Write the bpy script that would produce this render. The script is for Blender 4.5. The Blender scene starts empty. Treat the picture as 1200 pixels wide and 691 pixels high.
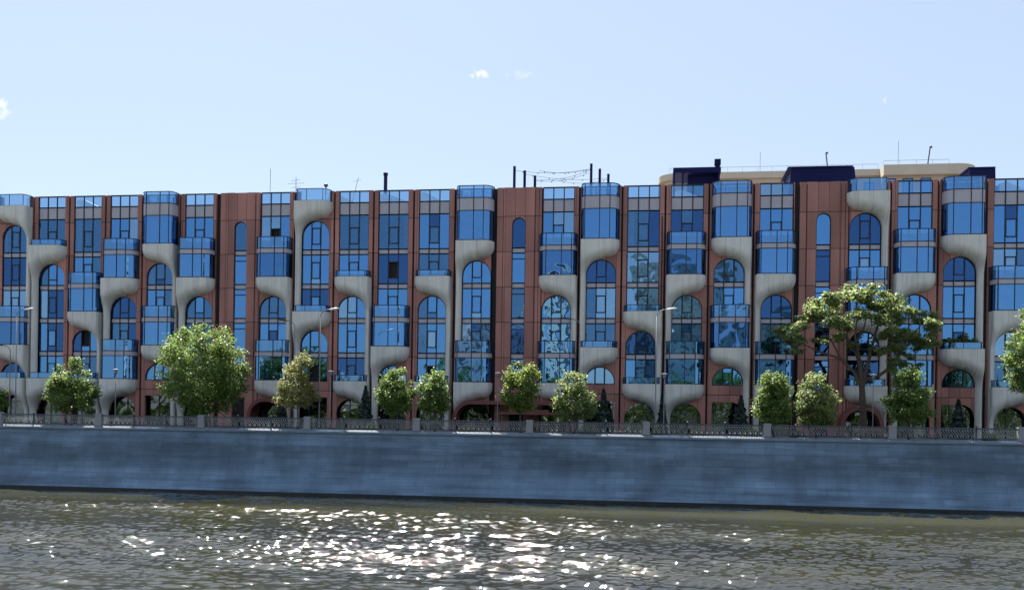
import bpy, bmesh, math, random
import numpy as np
from mathutils import Vector, Matrix
random.seed(7)
rng = np.random.default_rng(11)
sc = bpy.context.scene
C = sc.collection
R = math.radians

# ------------------------------------------------------------------ camera
F_PX, TH, RO, YH = 1150.0, math.atan(.1425), .0151, 494.0
CAM_Z = 7.0
cth, sth = math.cos(TH), math.sin(TH)
cd = bpy.data.cameras.new('camera'); cam = bpy.data.objects.new('camera', cd); C.objects.link(cam)
rt = Vector((cth, sth, 0)); up = Vector((0, 0, 1)); fw = Vector((-sth, cth, 0))
cx = rt*math.cos(RO) + up*math.sin(RO); cy = -rt*math.sin(RO) + up*math.cos(RO)
cam.matrix_world = Matrix(((cx.x, cy.x, -fw.x, 0), (cx.y, cy.y, -fw.y, 0), (cx.z, cy.z, -fw.z, CAM_Z), (0, 0, 0, 1)))
cd.sensor_width = 36; cd.lens = 36*F_PX/1200; cd.shift_y = (YH-345.5)/1200
cd.clip_start = .5; cd.clip_end = 8000
sc.camera = cam

def at(px, py, Y):
    """world point at depth plane Y seen at photo pixel px, py"""
    x, y = px-600, YH-py
    a = x*math.cos(RO)-y*math.sin(RO); b = x*math.sin(RO)+y*math.cos(RO)
    t = Y/(cth+sth*a/F_PX)
    return Vector(((-sth+cth*a/F_PX)*t, Y, CAM_Z+b/F_PX*t))

# ------------------------------------------------------------------ materials
MATS = {}
class NT:
    def __init__(s, m):
        s.t = m.node_tree; s.n = s.t.nodes; s.l = s.t.links
    def new(s, typ, **kw):
        n = s.n.new(typ)
        for k, v in kw.items():
            if hasattr(n, k) and k not in ('inputs',): setattr(n, k, v)
        return n
    def link(s, a, b): s.l.new(a, b)
def mat(name, col, rough=.7, var=.15, scale=1.5, bump=0., bscale=20., metallic=0., spec=.5, streak=0.):
    m = bpy.data.materials.new(name); m.use_nodes = True; t = NT(m)
    b = t.n['Principled BSDF']
    b.inputs['Roughness'].default_value = rough; b.inputs['Metallic'].default_value = metallic
    b.inputs['Specular IOR Level'].default_value = spec
    tc = t.new('ShaderNodeTexCoord')
    nz = t.new('ShaderNodeTexNoise'); nz.inputs['Scale'].default_value = scale; nz.inputs['Detail'].default_value = 6
    mp = t.new('ShaderNodeMapping'); mp.inputs['Scale'].default_value = (1, 1, 1-streak)
    t.link(tc.outputs['Object'], mp.inputs['Vector']); t.link(mp.outputs[0], nz.inputs['Vector'])
    r = t.new('ShaderNodeValToRGB')
    r.color_ramp.elements[0].position = .3; r.color_ramp.elements[1].position = .7
    r.color_ramp.elements[0].color = (*[c*(1-var) for c in col], 1); r.color_ramp.elements[1].color = (*[min(1, c*(1+var)) for c in col], 1)
    t.link(nz.outputs['Fac'], r.inputs[0]); t.link(r.outputs[0], b.inputs['Base Color'])
    if bump:
        n2 = t.new('ShaderNodeTexNoise'); n2.inputs['Scale'].default_value = bscale; n2.inputs['Detail'].default_value = 5
        t.link(tc.outputs['Object'], n2.inputs['Vector'])
        bp = t.new('ShaderNodeBump'); bp.inputs['Strength'].default_value = bump; bp.inputs['Distance'].default_value = .02
        t.link(n2.outputs['Fac'], bp.inputs['Height']); t.link(bp.outputs[0], b.inputs['Normal'])
    MATS[name] = m; return m

def glass(name, tint, refl, trans, fac, wav=.02, wscale=.8):
    """coated glass: glossy tint mixed with a tinted clear pane; gentle waviness of real panes"""
    m = bpy.data.materials.new(name); m.use_nodes = True; t = NT(m)
    t.n.remove(t.n['Principled BSDF']); out = t.n['Material Output']
    g = t.new('ShaderNodeBsdfGlossy'); g.inputs['Roughness'].default_value = .015
    g.inputs['Color'].default_value = (*refl, 1)
    tr = t.new('ShaderNodeBsdfTransparent'); tr.inputs['Color'].default_value = (*trans, 1)
    fr = t.new('ShaderNodeFresnel'); fr.inputs['IOR'].default_value = 1.5
    mr = t.new('ShaderNodeMapRange'); mr.inputs['From Min'].default_value = .04; mr.inputs['To Min'].default_value = fac; mr.inputs['To Max'].default_value = 1
    mx = t.new('ShaderNodeMixShader')
    t.link(fr.outputs[0], mr.inputs['Value']); t.link(mr.outputs[0], mx.inputs[0])
    t.link(tr.outputs[0], mx.inputs[1]); t.link(g.outputs[0], mx.inputs[2]); t.link(mx.outputs[0], out.inputs['Surface'])
    if wav:
        tc = t.new('ShaderNodeTexCoord'); nz = t.new('ShaderNodeTexNoise')
        nz.inputs['Scale'].default_value = wscale; nz.inputs['Detail'].default_value = 1.0; nz.inputs['Distortion'].default_value = .6
        t.link(tc.outputs['Object'], nz.inputs['Vector'])
        bp = t.new('ShaderNodeBump'); bp.inputs['Strength'].default_value = 1; bp.inputs['Distance'].default_value = wav
        t.link(nz.outputs['Fac'], bp.inputs['Height']); t.link(bp.outputs[0], g.inputs['Normal'])
    MATS[name] = m; return m

def cladding():
    m = mat('red_cladding', (.36, .158, .132), .55, .2, .5, .05, 6, spec=.35, streak=.75)
    t = NT(m); b = t.n['Principled BSDF']; tc = [n for n in t.n if n.bl_idname == 'ShaderNodeTexCoord'][0]
    ramp = [n for n in t.n if n.bl_idname == 'ShaderNodeValToRGB'][0]
    # horizontal panel joints once per storey and slight panel-to-panel tone
    sp = t.new('ShaderNodeSeparateXYZ'); t.link(tc.outputs['Object'], sp.inputs[0])
    d = t.new('ShaderNodeMath', operation='ADD'); d.inputs[1].default_value = -.3; t.link(sp.outputs['Z'], d.inputs[0])
    e = t.new('ShaderNodeMath', operation='DIVIDE'); e.inputs[1].default_value = 3.74; t.link(d.outputs[0], e.inputs[0])
    fr = t.new('ShaderNodeMath', operation='FRACT'); t.link(e.outputs[0], fr.inputs[0])
    lt = t.new('ShaderNodeMath', operation='LESS_THAN'); lt.inputs[1].default_value = .018; t.link(fr.outputs[0], lt.inputs[0])
    fl = t.new('ShaderNodeMath', operation='FLOOR'); t.link(e.outputs[0], fl.inputs[0])
    xs = t.new('ShaderNodeMath', operation='DIVIDE'); xs.inputs[1].default_value = 1.07; t.link(sp.outputs['X'], xs.inputs[0])
    xf = t.new('ShaderNodeMath', operation='FLOOR'); t.link(xs.outputs[0], xf.inputs[0])
    cb = t.new('ShaderNodeCombineXYZ'); t.link(xf.outputs[0], cb.inputs[0]); t.link(fl.outputs[0], cb.inputs[1])
    wn = t.new('ShaderNodeTexWhiteNoise'); t.link(cb.outputs[0], wn.inputs['Vector'])
    mr = t.new('ShaderNodeMapRange'); mr.inputs['To Min'].default_value = .74; mr.inputs['To Max'].default_value = 1.2; t.link(wn.outputs['Value'], mr.inputs['Value'])
    mu = t.new('ShaderNodeMix', data_type='RGBA', blend_type='MULTIPLY'); mu.inputs['Factor'].default_value = 1
    t.link(ramp.outputs[0], mu.inputs[6]); t.link(mr.outputs[0], mu.inputs[7])
    xfr = t.new('ShaderNodeMath', operation='FRACT'); t.link(xs.outputs[0], xfr.inputs[0])
    xlt = t.new('ShaderNodeMath', operation='LESS_THAN'); xlt.inputs[1].default_value = .045; t.link(xfr.outputs[0], xlt.inputs[0])
    xh = t.new('ShaderNodeMath', operation='MULTIPLY'); xh.inputs[1].default_value = .75; t.link(xlt.outputs[0], xh.inputs[0])
    lm = t.new('ShaderNodeMath', operation='MAXIMUM'); t.link(lt.outputs[0], lm.inputs[0]); t.link(xh.outputs[0], lm.inputs[1]); lt = lm
    mj = t.new('ShaderNodeMix', data_type='RGBA'); t.link(lt.outputs[0], mj.inputs['Factor'])
    t.link(mu.outputs[2], mj.inputs[6]); mj.inputs[7].default_value = (.02, .012, .01, 1)
    t.link(mj.outputs[2], b.inputs['Base Color'])
    return m
M_RED = cladding()
def concrete():
    m = mat('pale_concrete', (.62, .60, .56), .6, .06, .6, .04, 8, streak=.6)
    t = NT(m); b = t.n['Principled BSDF']; tc = [n for n in t.n if n.bl_idname == 'ShaderNodeTexCoord'][0]
    ramp = [n for n in t.n if n.bl_idname == 'ShaderNodeValToRGB'][0]
    sp = t.new('ShaderNodeSeparateXYZ'); t.link(tc.outputs['Object'], sp.inputs[0])
    # cast joints, and rain streaks of grime running down
    d = t.new('ShaderNodeMath', operation='DIVIDE'); d.inputs[1].default_value = 1.43; t.link(sp.outputs['X'], d.inputs[0])
    f = t.new('ShaderNodeMath', operation='FRACT'); t.link(d.outputs[0], f.inputs[0])
    l = t.new('ShaderNodeMath', operation='LESS_THAN'); l.inputs[1].default_value = .035; t.link(f.outputs[0], l.inputs[0])
    mp = t.new('ShaderNodeMapping'); mp.inputs['Scale'].default_value = (1.7, 1, .25); t.link(tc.outputs['Object'], mp.inputs['Vector'])
    nz = t.new('ShaderNodeTexNoise'); nz.inputs['Scale'].default_value = 1; nz.inputs['Detail'].default_value = 5; nz.inputs['Roughness'].default_value = .6; t.link(mp.outputs[0], nz.inputs['Vector'])
    mr = t.new('ShaderNodeMapRange'); mr.inputs['From Min'].default_value = .36; mr.inputs['From Max'].default_value = .56; mr.inputs['To Min'].default_value = .86; mr.inputs['To Max'].default_value = 1.04; t.link(nz.outputs['Fac'], mr.inputs['Value'])
    j = t.new('ShaderNodeMapRange'); j.inputs['To Min'].default_value = 1; j.inputs['To Max'].default_value = .72; t.link(l.outputs[0], j.inputs['Value'])
    k = t.new('ShaderNodeMath', operation='MULTIPLY'); t.link(mr.outputs[0], k.inputs[0]); t.link(j.outputs[0], k.inputs[1])
    mu = t.new('ShaderNodeMix', data_type='RGBA', blend_type='MULTIPLY'); mu.inputs['Factor'].default_value = 1
    t.link(ramp.outputs[0], mu.inputs[6]); t.link(k.outputs[0], mu.inputs[7]); t.link(mu.outputs[2], b.inputs['Base Color'])
    return m
M_CON = concrete()
M_FRAME = mat('dark_frame', (.008, .011, .024), .4, .1, 1, spec=.4)
M_SPAN = mat('grey_spandrel', (.40, .37, .42), .3, .06, .8)
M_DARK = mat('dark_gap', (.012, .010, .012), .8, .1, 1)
M_ROOF = mat('roof_membrane', (.3, .3, .29), .9, .15, .4)
M_WHITE = mat('white_metal', (.75, .75, .73), .5, .08, 1)
M_NAVY = mat('navy_metal', (.008, .010, .06), .6, .1, 1, spec=.12)
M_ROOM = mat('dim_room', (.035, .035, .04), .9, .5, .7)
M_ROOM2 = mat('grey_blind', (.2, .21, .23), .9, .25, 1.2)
M_CURT = mat('white_curtain', (.6, .59, .55), .9, .2, 3)
M_BEIGE = mat('beige_curtain', (.36, .3, .22), .9, .3, 2)
M_CANOPY = mat('canopy_red', (.16, .05, .042), .45, .15, .8)
M_IRON = mat('cast_iron', (.045, .055, .08), .5, .2, 2)
M_LATT = mat('sunlit_iron_lattice', (.19, .20, .22), .5, .25, 3)  # lighter than the rails: sunlight on the bars put into the colour
M_GRANITE = mat('granite_post', (.2, .21, .23), .7, .12, 6, .1, 40)
M_POLE = mat('grey_pole', (.16, .17, .19), .45, .05, 1)
M_LAMP = mat('lamp_white', (.8, .8, .8), .35, .03, 1)
M_LAMPD = mat('lamp_dark', (.04, .045, .06), .5, .05, 1)
M_BARK = mat('bark', (.075, .055, .04), .95, .35, 5, .6, 12)
M_PAVE = mat('paving', (.25, .24, .23), .85, .12, 1.2, .05, 12)
M_ROAD = mat('asphalt', (.06, .06, .062), .9, .2, 2, .1, 20)
M_GRASSY = mat('ground_earth', (.09, .1, .05), .95, .3, .4)
M_BEIGEB = mat('beige_render', (.46, .43, .36), .8, .06, .4)
M_WOOD = mat('bench_wood', (.16, .09, .05), .6, .25, 4)
M_GRASS_F = mat('flower_soil', (.12, .1, .06), .9, .3, 4)

G_WIN = glass('window_glass', 0, (.12, .31, .62), (.30, .42, .55), .72, .012, .55)
G_WIN2 = glass('window_glass_deep', 0, (.055, .14, .34), (.22, .32, .45), .62, .02, .5)
G_WIN3 = glass('window_glass_pale', 0, (.27, .48, .74), (.45, .58, .70), .62, .02, .7)
G_WIN4 = glass('window_glass_clear', 0, (.14, .33, .62), (.55, .66, .78), .42, .02, .7)
G_BAY = glass('bay_glass', 0, (.14, .34, .66), (.26, .40, .56), .66, .02, .5)
G_RAIL = glass('rail_glass', 0, (.19, .42, .74), (.42, .60, .76), .5, .012, .6)
G_BAY2 = glass('bay_glass_deep', 0, (.10, .25, .54), (.22, .34, .48), .62, .03, .5)
G_SHOP = glass('shop_glass', 0, (.35, .4, .42), (.6, .65, .63), .34, .03, .6)

# ------------------------------------------------------------------ mesh builder
ROOTLOC = {}
class MB:
    def __init__(s): s.v = []; s.f = []; s.m = []
    def poly(s, pts, mi=0):
        i = len(s.v); s.v += [tuple(p) for p in pts]; s.f.append(tuple(range(i, i+len(pts)))); s.m.append(mi)
    def box(s, x0, x1, y0, y1, z0, z1, mi=0):
        i = len(s.v)
        s.v += [(x0,y0,z0),(x1,y0,z0),(x1,y1,z0),(x0,y1,z0),(x0,y0,z1),(x1,y0,z1),(x1,y1,z1),(x0,y1,z1)]
        for q in ((0,3,2,1),(4,5,6,7),(0,1,5,4),(1,2,6,5),(2,3,7,6),(3,0,4,7)):
            s.f.append(tuple(i+k for k in q)); s.m.append(mi)
    def prism(s, poly, y0, y1, mi=0):
        """poly in (x, z), counter-clockwise seen from -y"""
        n = len(poly); i = len(s.v)
        s.v += [(x, y0, z) for x, z in poly] + [(x, y1, z) for x, z in poly]
        s.f.append(tuple(i+k for k in range(n))); s.m.append(mi)
        s.f.append(tuple(i+n+k for k in reversed(range(n)))); s.m.append(mi)
        for k in range(n):
            j = (k+1) % n; s.f.append((i+k, i+n+k, i+n+j, i+j)); s.m.append(mi)
    def slab(s, poly, z0, z1, mi=0):
        """poly in (x, y)"""
        n = len(poly); i = len(s.v)
        s.v += [(x, y, z0) for x, y in poly] + [(x, y, z1) for x, y in poly]
        s.f.append(tuple(i+k for k in reversed(range(n)))); s.m.append(mi)
        s.f.append(tuple(i+n+k for k in range(n))); s.m.append(mi)
        for k in range(n):
            j = (k+1) % n; s.f.append((i+k, i+j, i+n+j, i+n+k)); s.m.append(mi)
    def tube(s, pts, r, n=6, mi=0, cap=True):
        pts = [Vector(p) for p in pts]; rs = r if isinstance(r, (list, tuple)) else [r]*len(pts)
        base = len(s.v); prev = None
        for k, p in enumerate(pts):
            d = (pts[min(k+1, len(pts)-1)]-pts[max(k-1, 0)]).normalized()
            if prev is None:
                a = d.orthogonal().normalized()
            else:
                a = (prev - d*prev.dot(d)).normalized()
            prev = a; b = d.cross(a)
            for q in range(n):
                w = 2*math.pi*q/n
                s.v.append(tuple(p+(a*math.cos(w)+b*math.sin(w))*rs[k]))
        for k in range(len(pts)-1):
            for q in range(n):
                q2 = (q+1) % n
                s.f.append((base+k*n+q, base+k*n+q2, base+(k+1)*n+q2, base+(k+1)*n+q)); s.m.append(mi)
        if cap:
            s.f.append(tuple(base+q for q in reversed(range(n)))); s.m.append(mi)
            e = base+(len(pts)-1)*n; s.f.append(tuple(e+q for q in range(n))); s.m.append(mi)
    def grid(s, P, mi=0):
        """P[i][j] points"""
        i0 = len(s.v); n = len(P); k = len(P[0])
        for row in P: s.v += [tuple(p) for p in row]
        for i in range(n-1):
            for j in range(k-1):
                s.f.append((i0+i*k+j, i0+i*k+j+1, i0+(i+1)*k+j+1, i0+(i+1)*k+j)); s.m.append(mi)
    def build(s, name, mats, parent=None, smooth=False, local=False):
        me = bpy.data.meshes.new(name)
        off = Vector((0, 0, 0))
        if parent is not None and not local: off = ROOTLOC.get(parent.name, Vector((0, 0, 0)))
        me.from_pydata([(x-off.x, y-off.y, z-off.z) for x, y, z in s.v], [], s.f)
        for m in (mats if isinstance(mats, (list, tuple)) else [mats]): me.materials.append(m)
        me.polygons.foreach_set('material_index', s.m)
        if smooth: me.polygons.foreach_set('use_smooth', [True]*len(me.polygons))
        me.update()
        o = bpy.data.objects.new(name, me); C.objects.link(o)
        if parent is not None:
            o.parent = parent; ROOTLOC[o.name] = off
        return o
def tag(o, label=None, cat=None, group=None, kind=None):
    if label: o['label'] = label
    if cat: o['category'] = cat
    if group: o['group'] = group
    if kind: o['kind'] = kind
    return o
def thing(name, label, cat, loc, group=None, rz=0):
    o = bpy.data.objects.new(name, None); C.objects.link(o); o.location = loc; o.rotation_euler.z = rz
    o.empty_display_size = .3
    ROOTLOC[o.name] = Vector(loc); return tag(o, label, cat, group)
def copy_tree(o, parent=None):
    c = o.copy(); C.objects.link(c)
    if parent is not None: c.parent = parent
    for ch in list(o.children): copy_tree(ch, c)
    return c

# ------------------------------------------------------------------ world, sun
SUN_AZ, SUN_EL = R(-26), R(57)          # azimuth from +Y, positive towards +X
S = Vector((math.sin(SUN_AZ)*math.cos(SUN_EL), math.cos(SUN_AZ)*math.cos(SUN_EL), math.sin(SUN_EL)))
ld = bpy.data.lights.new('sun', 'SUN'); ld.energy = 4.8; ld.angle = R(.53); ld.color = (1, .95, .86)
lo = bpy.data.objects.new('sun', ld); C.objects.link(lo); lo.rotation_euler = (-S).to_track_quat('-Z', 'Y').to_euler()
w = bpy.data.worlds.new('World'); sc.world = w; w.use_nodes = True
wt = NT(w); bg = wt.n['Background']
sky = wt.new('ShaderNodeTexSky'); sky.sky_type = 'NISHITA'; sky.sun_disc = False
sky.sun_elevation = SUN_EL; sky.sun_rotation = SUN_AZ
sky.air_density = 1.0; sky.dust_density = .9; sky.ozone_density = 1.2; sky.altitude = 100
tcw = wt.new('ShaderNodeTexCoord')
hz = wt.new('ShaderNodeMix', data_type='RGBA'); hz.inputs['Factor'].default_value = .70      # bright summer haze over the whole sky
wt.link(sky.outputs[0], hz.inputs[6]); hz.inputs[7].default_value = (2.5, 2.95, 3.6, 1)
last = hz.outputs[2]
def cloud(px, py, wpx, hpx, amount, nscale, thr):
    """a small cloud far away, in its own direction of the sky"""
    global last
    d = (at(px, py, 1000)-Vector((0, 0, CAM_Z))).normalized()
    sub = wt.new('ShaderNodeVectorMath', operation='SUBTRACT'); sub.inputs[1].default_value = d
    wt.link(tcw.outputs['Generated'], sub.inputs[0])
    mul = wt.new('ShaderNodeVectorMath', operation='MULTIPLY'); mul.inputs[1].default_value = (F_PX/wpx, F_PX/wpx, F_PX/hpx)
    wt.link(sub.outputs[0], mul.inputs[0])
    ln = wt.new('ShaderNodeVectorMath', operation='LENGTH'); wt.link(mul.outputs[0], ln.inputs[0])
    mk = wt.new('ShaderNodeMapRange'); mk.inputs['From Min'].default_value = 1; mk.inputs['From Max'].default_value = .1; wt.link(ln.outputs['Value'], mk.inputs['Value'])
    nz = wt.new('ShaderNodeTexNoise'); nz.inputs['Scale'].default_value = nscale; nz.inputs['Detail'].default_value = 5; nz.inputs['Distortion'].default_value = .4
    wt.link(tcw.outputs['Generated'], nz.inputs['Vector'])
    sm = wt.new('ShaderNodeMath', operation='MULTIPLY'); wt.link(mk.outputs[0], sm.inputs[0]); wt.link(nz.outputs['Fac'], sm.inputs[1])
    rp = wt.new('ShaderNodeMapRange'); rp.inputs['From Min'].default_value = thr; rp.inputs['From Max'].default_value = thr+.26; rp.inputs['To Max'].default_value = amount
    wt.link(sm.outputs[0], rp.inputs['Value'])
    mx = wt.new('ShaderNodeMix', data_type='RGBA'); wt.link(rp.outputs[0], mx.inputs['Factor']); wt.link(last, mx.inputs[6])
    mx.inputs[7].default_value = (CLOUDV, CLOUDV, CLOUDV, 1); last = mx.outputs[2]
CLOUDV = 5.0
cloud(562, 87, 34, 13, .9, 190, .36); cloud(610, 88, 46, 13, .3, 150, .34)
cloud(2, 124, 24, 30, .85, 150, .36); cloud(1037, 119, 6, 9, .5, 200, .3)
wt.link(last, bg.inputs['Color']); bg.inputs['Strength'].default_value = .076

sc.view_settings.view_transform = 'Standard'; sc.view_settings.look = 'None'
sc.view_settings.exposure = 1.6; sc.view_settings.gamma = 1

# ------------------------------------------------------------------ levels and columns of the facade
YF, YG = 103.0, 103.24                   # cladding face, glass plane
GZ = 6.0
FL = {k: 11.1+3.74*(k-2) for k in range(2, 7)}; FL[7] = 30.55
ROOF = FL[7]+1.25
DEP = 1.3
COLS = [  # centre, rib side, [(floor, kind)], bottom
 (-86.9, -1, [(5,'bay'),(2,'bay')], 'tub'),
 (-82.4, 1, [(5,'rail'),(2,'rail')], 'tub'),
 (-77.2, -1, [(6,'top'),(3,'bay')], 'red'),
 (-72.3, 1, [(7,'rail'),(3,'bay'),(2,'rail')], 'tub'),
 (-67.9, -1, [(6,'rail'),(2,'rail')], 'tub'),
 (-63.5, 1, [(4,'bay'),(2,'rail')], 'tub'),
 (-59.1, -1, [(5,'bay'),(2,'bay')], 'tub'),
 (-54.6, 1, [(6,'top'),(3,'bay')], 'red'),
 (-50.15, -1, [(5,'bay'),(2,'rail')], 'tub'),
 (-45.28, 0, 'pier', ''),
 (-41.3, 1, [(5,'bay'),(2,'bay')], 'tub'),
 (-36.75, -1, [(7,'rail'),(4,'rail')], 'red'),
 (-32.35, 1, [(5,'rail'),(2,'rail')], 'tub'),
 (-27.93, -1, [(3,'bay')], 'red'),
 (-23.45, 1, [(5,'rail'),(2,'rail')], 'tub'),
 (-18.85, -1, [(6,'top'),(2,'bay')], 'tub'),
 (-14.25, 0, 'pier', ''),
 (-10.06, 1, [(5,'bay'),(2,'bay')], 'tub'),
 (-5.6, -1, [(6,'top'),(3,'rail')], 'red'),
 (-1.16, 1, [(4,'rail'),(2,'rail')], 'tub'),
 (3.3, -1, [(5,'bay'),(2,'bay')], 'tub'),
 (7.75, 1, [(6,'top'),(3,'bay')], 'red'),
 (12.3, -1, [(5,'bay'),(2,'bay')], 'tub'),
 (16.96, 0, 'pier', ''),
 (21.15, 1, [(7,'rail'),(4,'bay'),(2,'rail')], 'tub'),
 (25.81, -1, [(5,'bay'),(2,'bay')], 'tub'),
 (30.25, 1, [(6,'top'),(3,'rail')], 'red'),
 (34.95, -1, [(4,'bay'),(2,'rail')], 'tub'),
 (39.4, 1, [(6,'rail'),(2,'bay')], 'tub'),
 (43.9, -1, [(5,'bay'),(2,'bay')], 'tub'),
]
HW = 1.68
bld = thing('apartment_building', 'long seven storey red clad apartment building with blue glass and curved grey concrete balconies', 'building', (-20, YF, GZ))
wallb = MB()

def prof(d, r):
    x = np.clip(d/r, 0, 1); return np.sqrt(np.clip(1-(1-x)**2, 0, 1))

def balcony_shell(c, s, F, zend):
    fe, ro = 1.98, 2.08
    zb = F-1.75
    vc, ra = (-HW+1.45)/2, (HW+1.45)/2
    zc = F-1.93
    Cp = [(-fe, F), (-fe, F-.45)]
    for k in range(1, 15):
        t = k/14*math.pi/2; Cp.append((-fe+1.15*(1-math.cos(t)), F-.45-(zb+.04-(F-.45))*-1*math.sin(t)))
    x1, z1 = Cp[-1]
    for k in range(1, 7):
        t = k/6; Cp.append((x1+(vc-x1)*t, z1+(zc-z1)*t*t))
    for k in range(1, 21):
        t = k/20*math.pi/2; Cp.append((vc+ra*math.sin(t), zc-ra+ra*math.cos(t)))
    zs = zc-ra
    if zend < zs-.05:
        n = max(2, int((zs-zend)/.5))
        for k in range(1, n+1): Cp.append((1.45, zs-(zs-zend)*k/n))
    Cp = np.array(Cp); A = Cp[:-1]; B = Cp[1:]; AB = B-A; L2 = (AB**2).sum(1)+1e-9
    mb = MB(); rows = []
    fr = np.sin(np.linspace(0, 1, 15)*math.pi/2)**1
    fr = 1-np.cos(np.linspace(0, 1, 15)*math.pi/2)   # dense near soft edge
    fr = np.concatenate([fr[:-1]*.94, [.955, .97, .985, 1.0]])
    for v, z in Cp:
        vs = v+(ro-v)*fr; pts = np.stack([vs, np.full_like(vs, z)], 1)
        t = np.clip(((pts[:, None, :]-A)*AB).sum(2)/L2, 0, 1)
        d = np.sqrt(((pts[:, None, :]-(A+AB*t[..., None]))**2).sum(2)).min(1)
        k = np.clip((zb-.0-z)/2.2, 0, 1); k = k*k*(3-2*k); dz = DEP*(1-k)+.62*k
        dep = dz*prof(d, .95)*prof(ro-vs, .16)
        if z >= F-1e-6: pass
        row = [(c+s*a, YF-float(e)-.004, float(z)) for a, e in zip(vs, dep)]
        row = [(row[0][0], YF+.22, row[0][2])]+row+[(row[-1][0], YF+.05, row[-1][2])]
        if s < 0: row = row[::-1]
        rows.append(row)
    mb.grid(rows)
    top = rows[0]
    mb.poly([(x, y, z) for x, y, z in top][::-1])
    return mb

def bay_line(c, s, ins=.05, n=9):
    """plan curve of the projecting glass, free side to rib side"""
    pts = []
    fe, ro, D = 1.98-ins, 2.08-ins, DEP-ins
    r1, r2 = .95, .5
    for k in range(n+1):
        t = k/n*math.pi/2; pts.append((-fe+r1*(1-math.cos(t)), -D*math.sin(t)))
    for k in range(n+1):
        t = math.pi/2*(1-k/n); pts.append((ro-r2*(1-math.cos(t)), -D*math.sin(t)))
    pts[0] = (-fe, .0); pts[-1] = (ro, 0)
    out = [(c+s*x, YF+y) for x, y in pts]
    return out if s > 0 else out[::-1]

def band(mb, pl, z0, z1, mi, off=0.):
    for (xa, ya), (xb, yb) in zip(pl[:-1], pl[1:]): mb.poly([(xa, ya, z0), (xb, yb, z0), (xb, yb, z1), (xa, ya, z1)], mi)
def ring(mb, pl, z, h, mi, t=.04):
    """horizontal rail following a plan line: a box section"""
    P = []
    n = len(pl)
    for k in range(n):
        a = Vector(pl[max(k-1, 0)]); b = Vector(pl[min(k+1, n-1)]); d = (b-a).normalized(); nn = Vector((d.y, -d.x))
        p = Vector(pl[k]); o = p+nn*t; i = p-nn*t
        P.append([(i.x, i.y, z), (o.x, o.y, z), (o.x, o.y, z+h), (i.x, i.y, z+h), (i.x, i.y, z)])
    mb.grid(P, mi)
def posts_on(mb, pl, idx, z0, z1, mi, t=.045):
    for k in idx:
        x, y = pl[k]; mb.box(x-t, x+t, y-t, y+t, z0, z1, mi)

def interior(mb, u0, u1, z0, z1, floors):
    """what stands behind the panes: blinds, curtains or a dim room, one per room"""
    zs = sorted({z0, z1, *[f-.9 for f in floors if z0+.3 < f-.9 < z1-.3]})
    for za, zb in zip(zs[:-1], zs[1:]):
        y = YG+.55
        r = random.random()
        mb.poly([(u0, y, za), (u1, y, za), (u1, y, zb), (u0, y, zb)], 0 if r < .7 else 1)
        q = random.random()
        if q < .5:
            wd = random.uniform(.3, .9); m = 2 if random.random() < .6 else 3
            if random.random() < .5: mb.box(u0, u0+wd, y-.25, y-.2, za, zb, m)
            if random.random() < .7: mb.box(u1-wd*.8, u1, y-.25, y-.2, za, zb, m)
        if random.random() < .2:
            mb.box(u0+.1, u1-.1, y-.15, y-.12, zb-random.uniform(.5, 1.6), zb, random.choice((1, 2, 3)))

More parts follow.
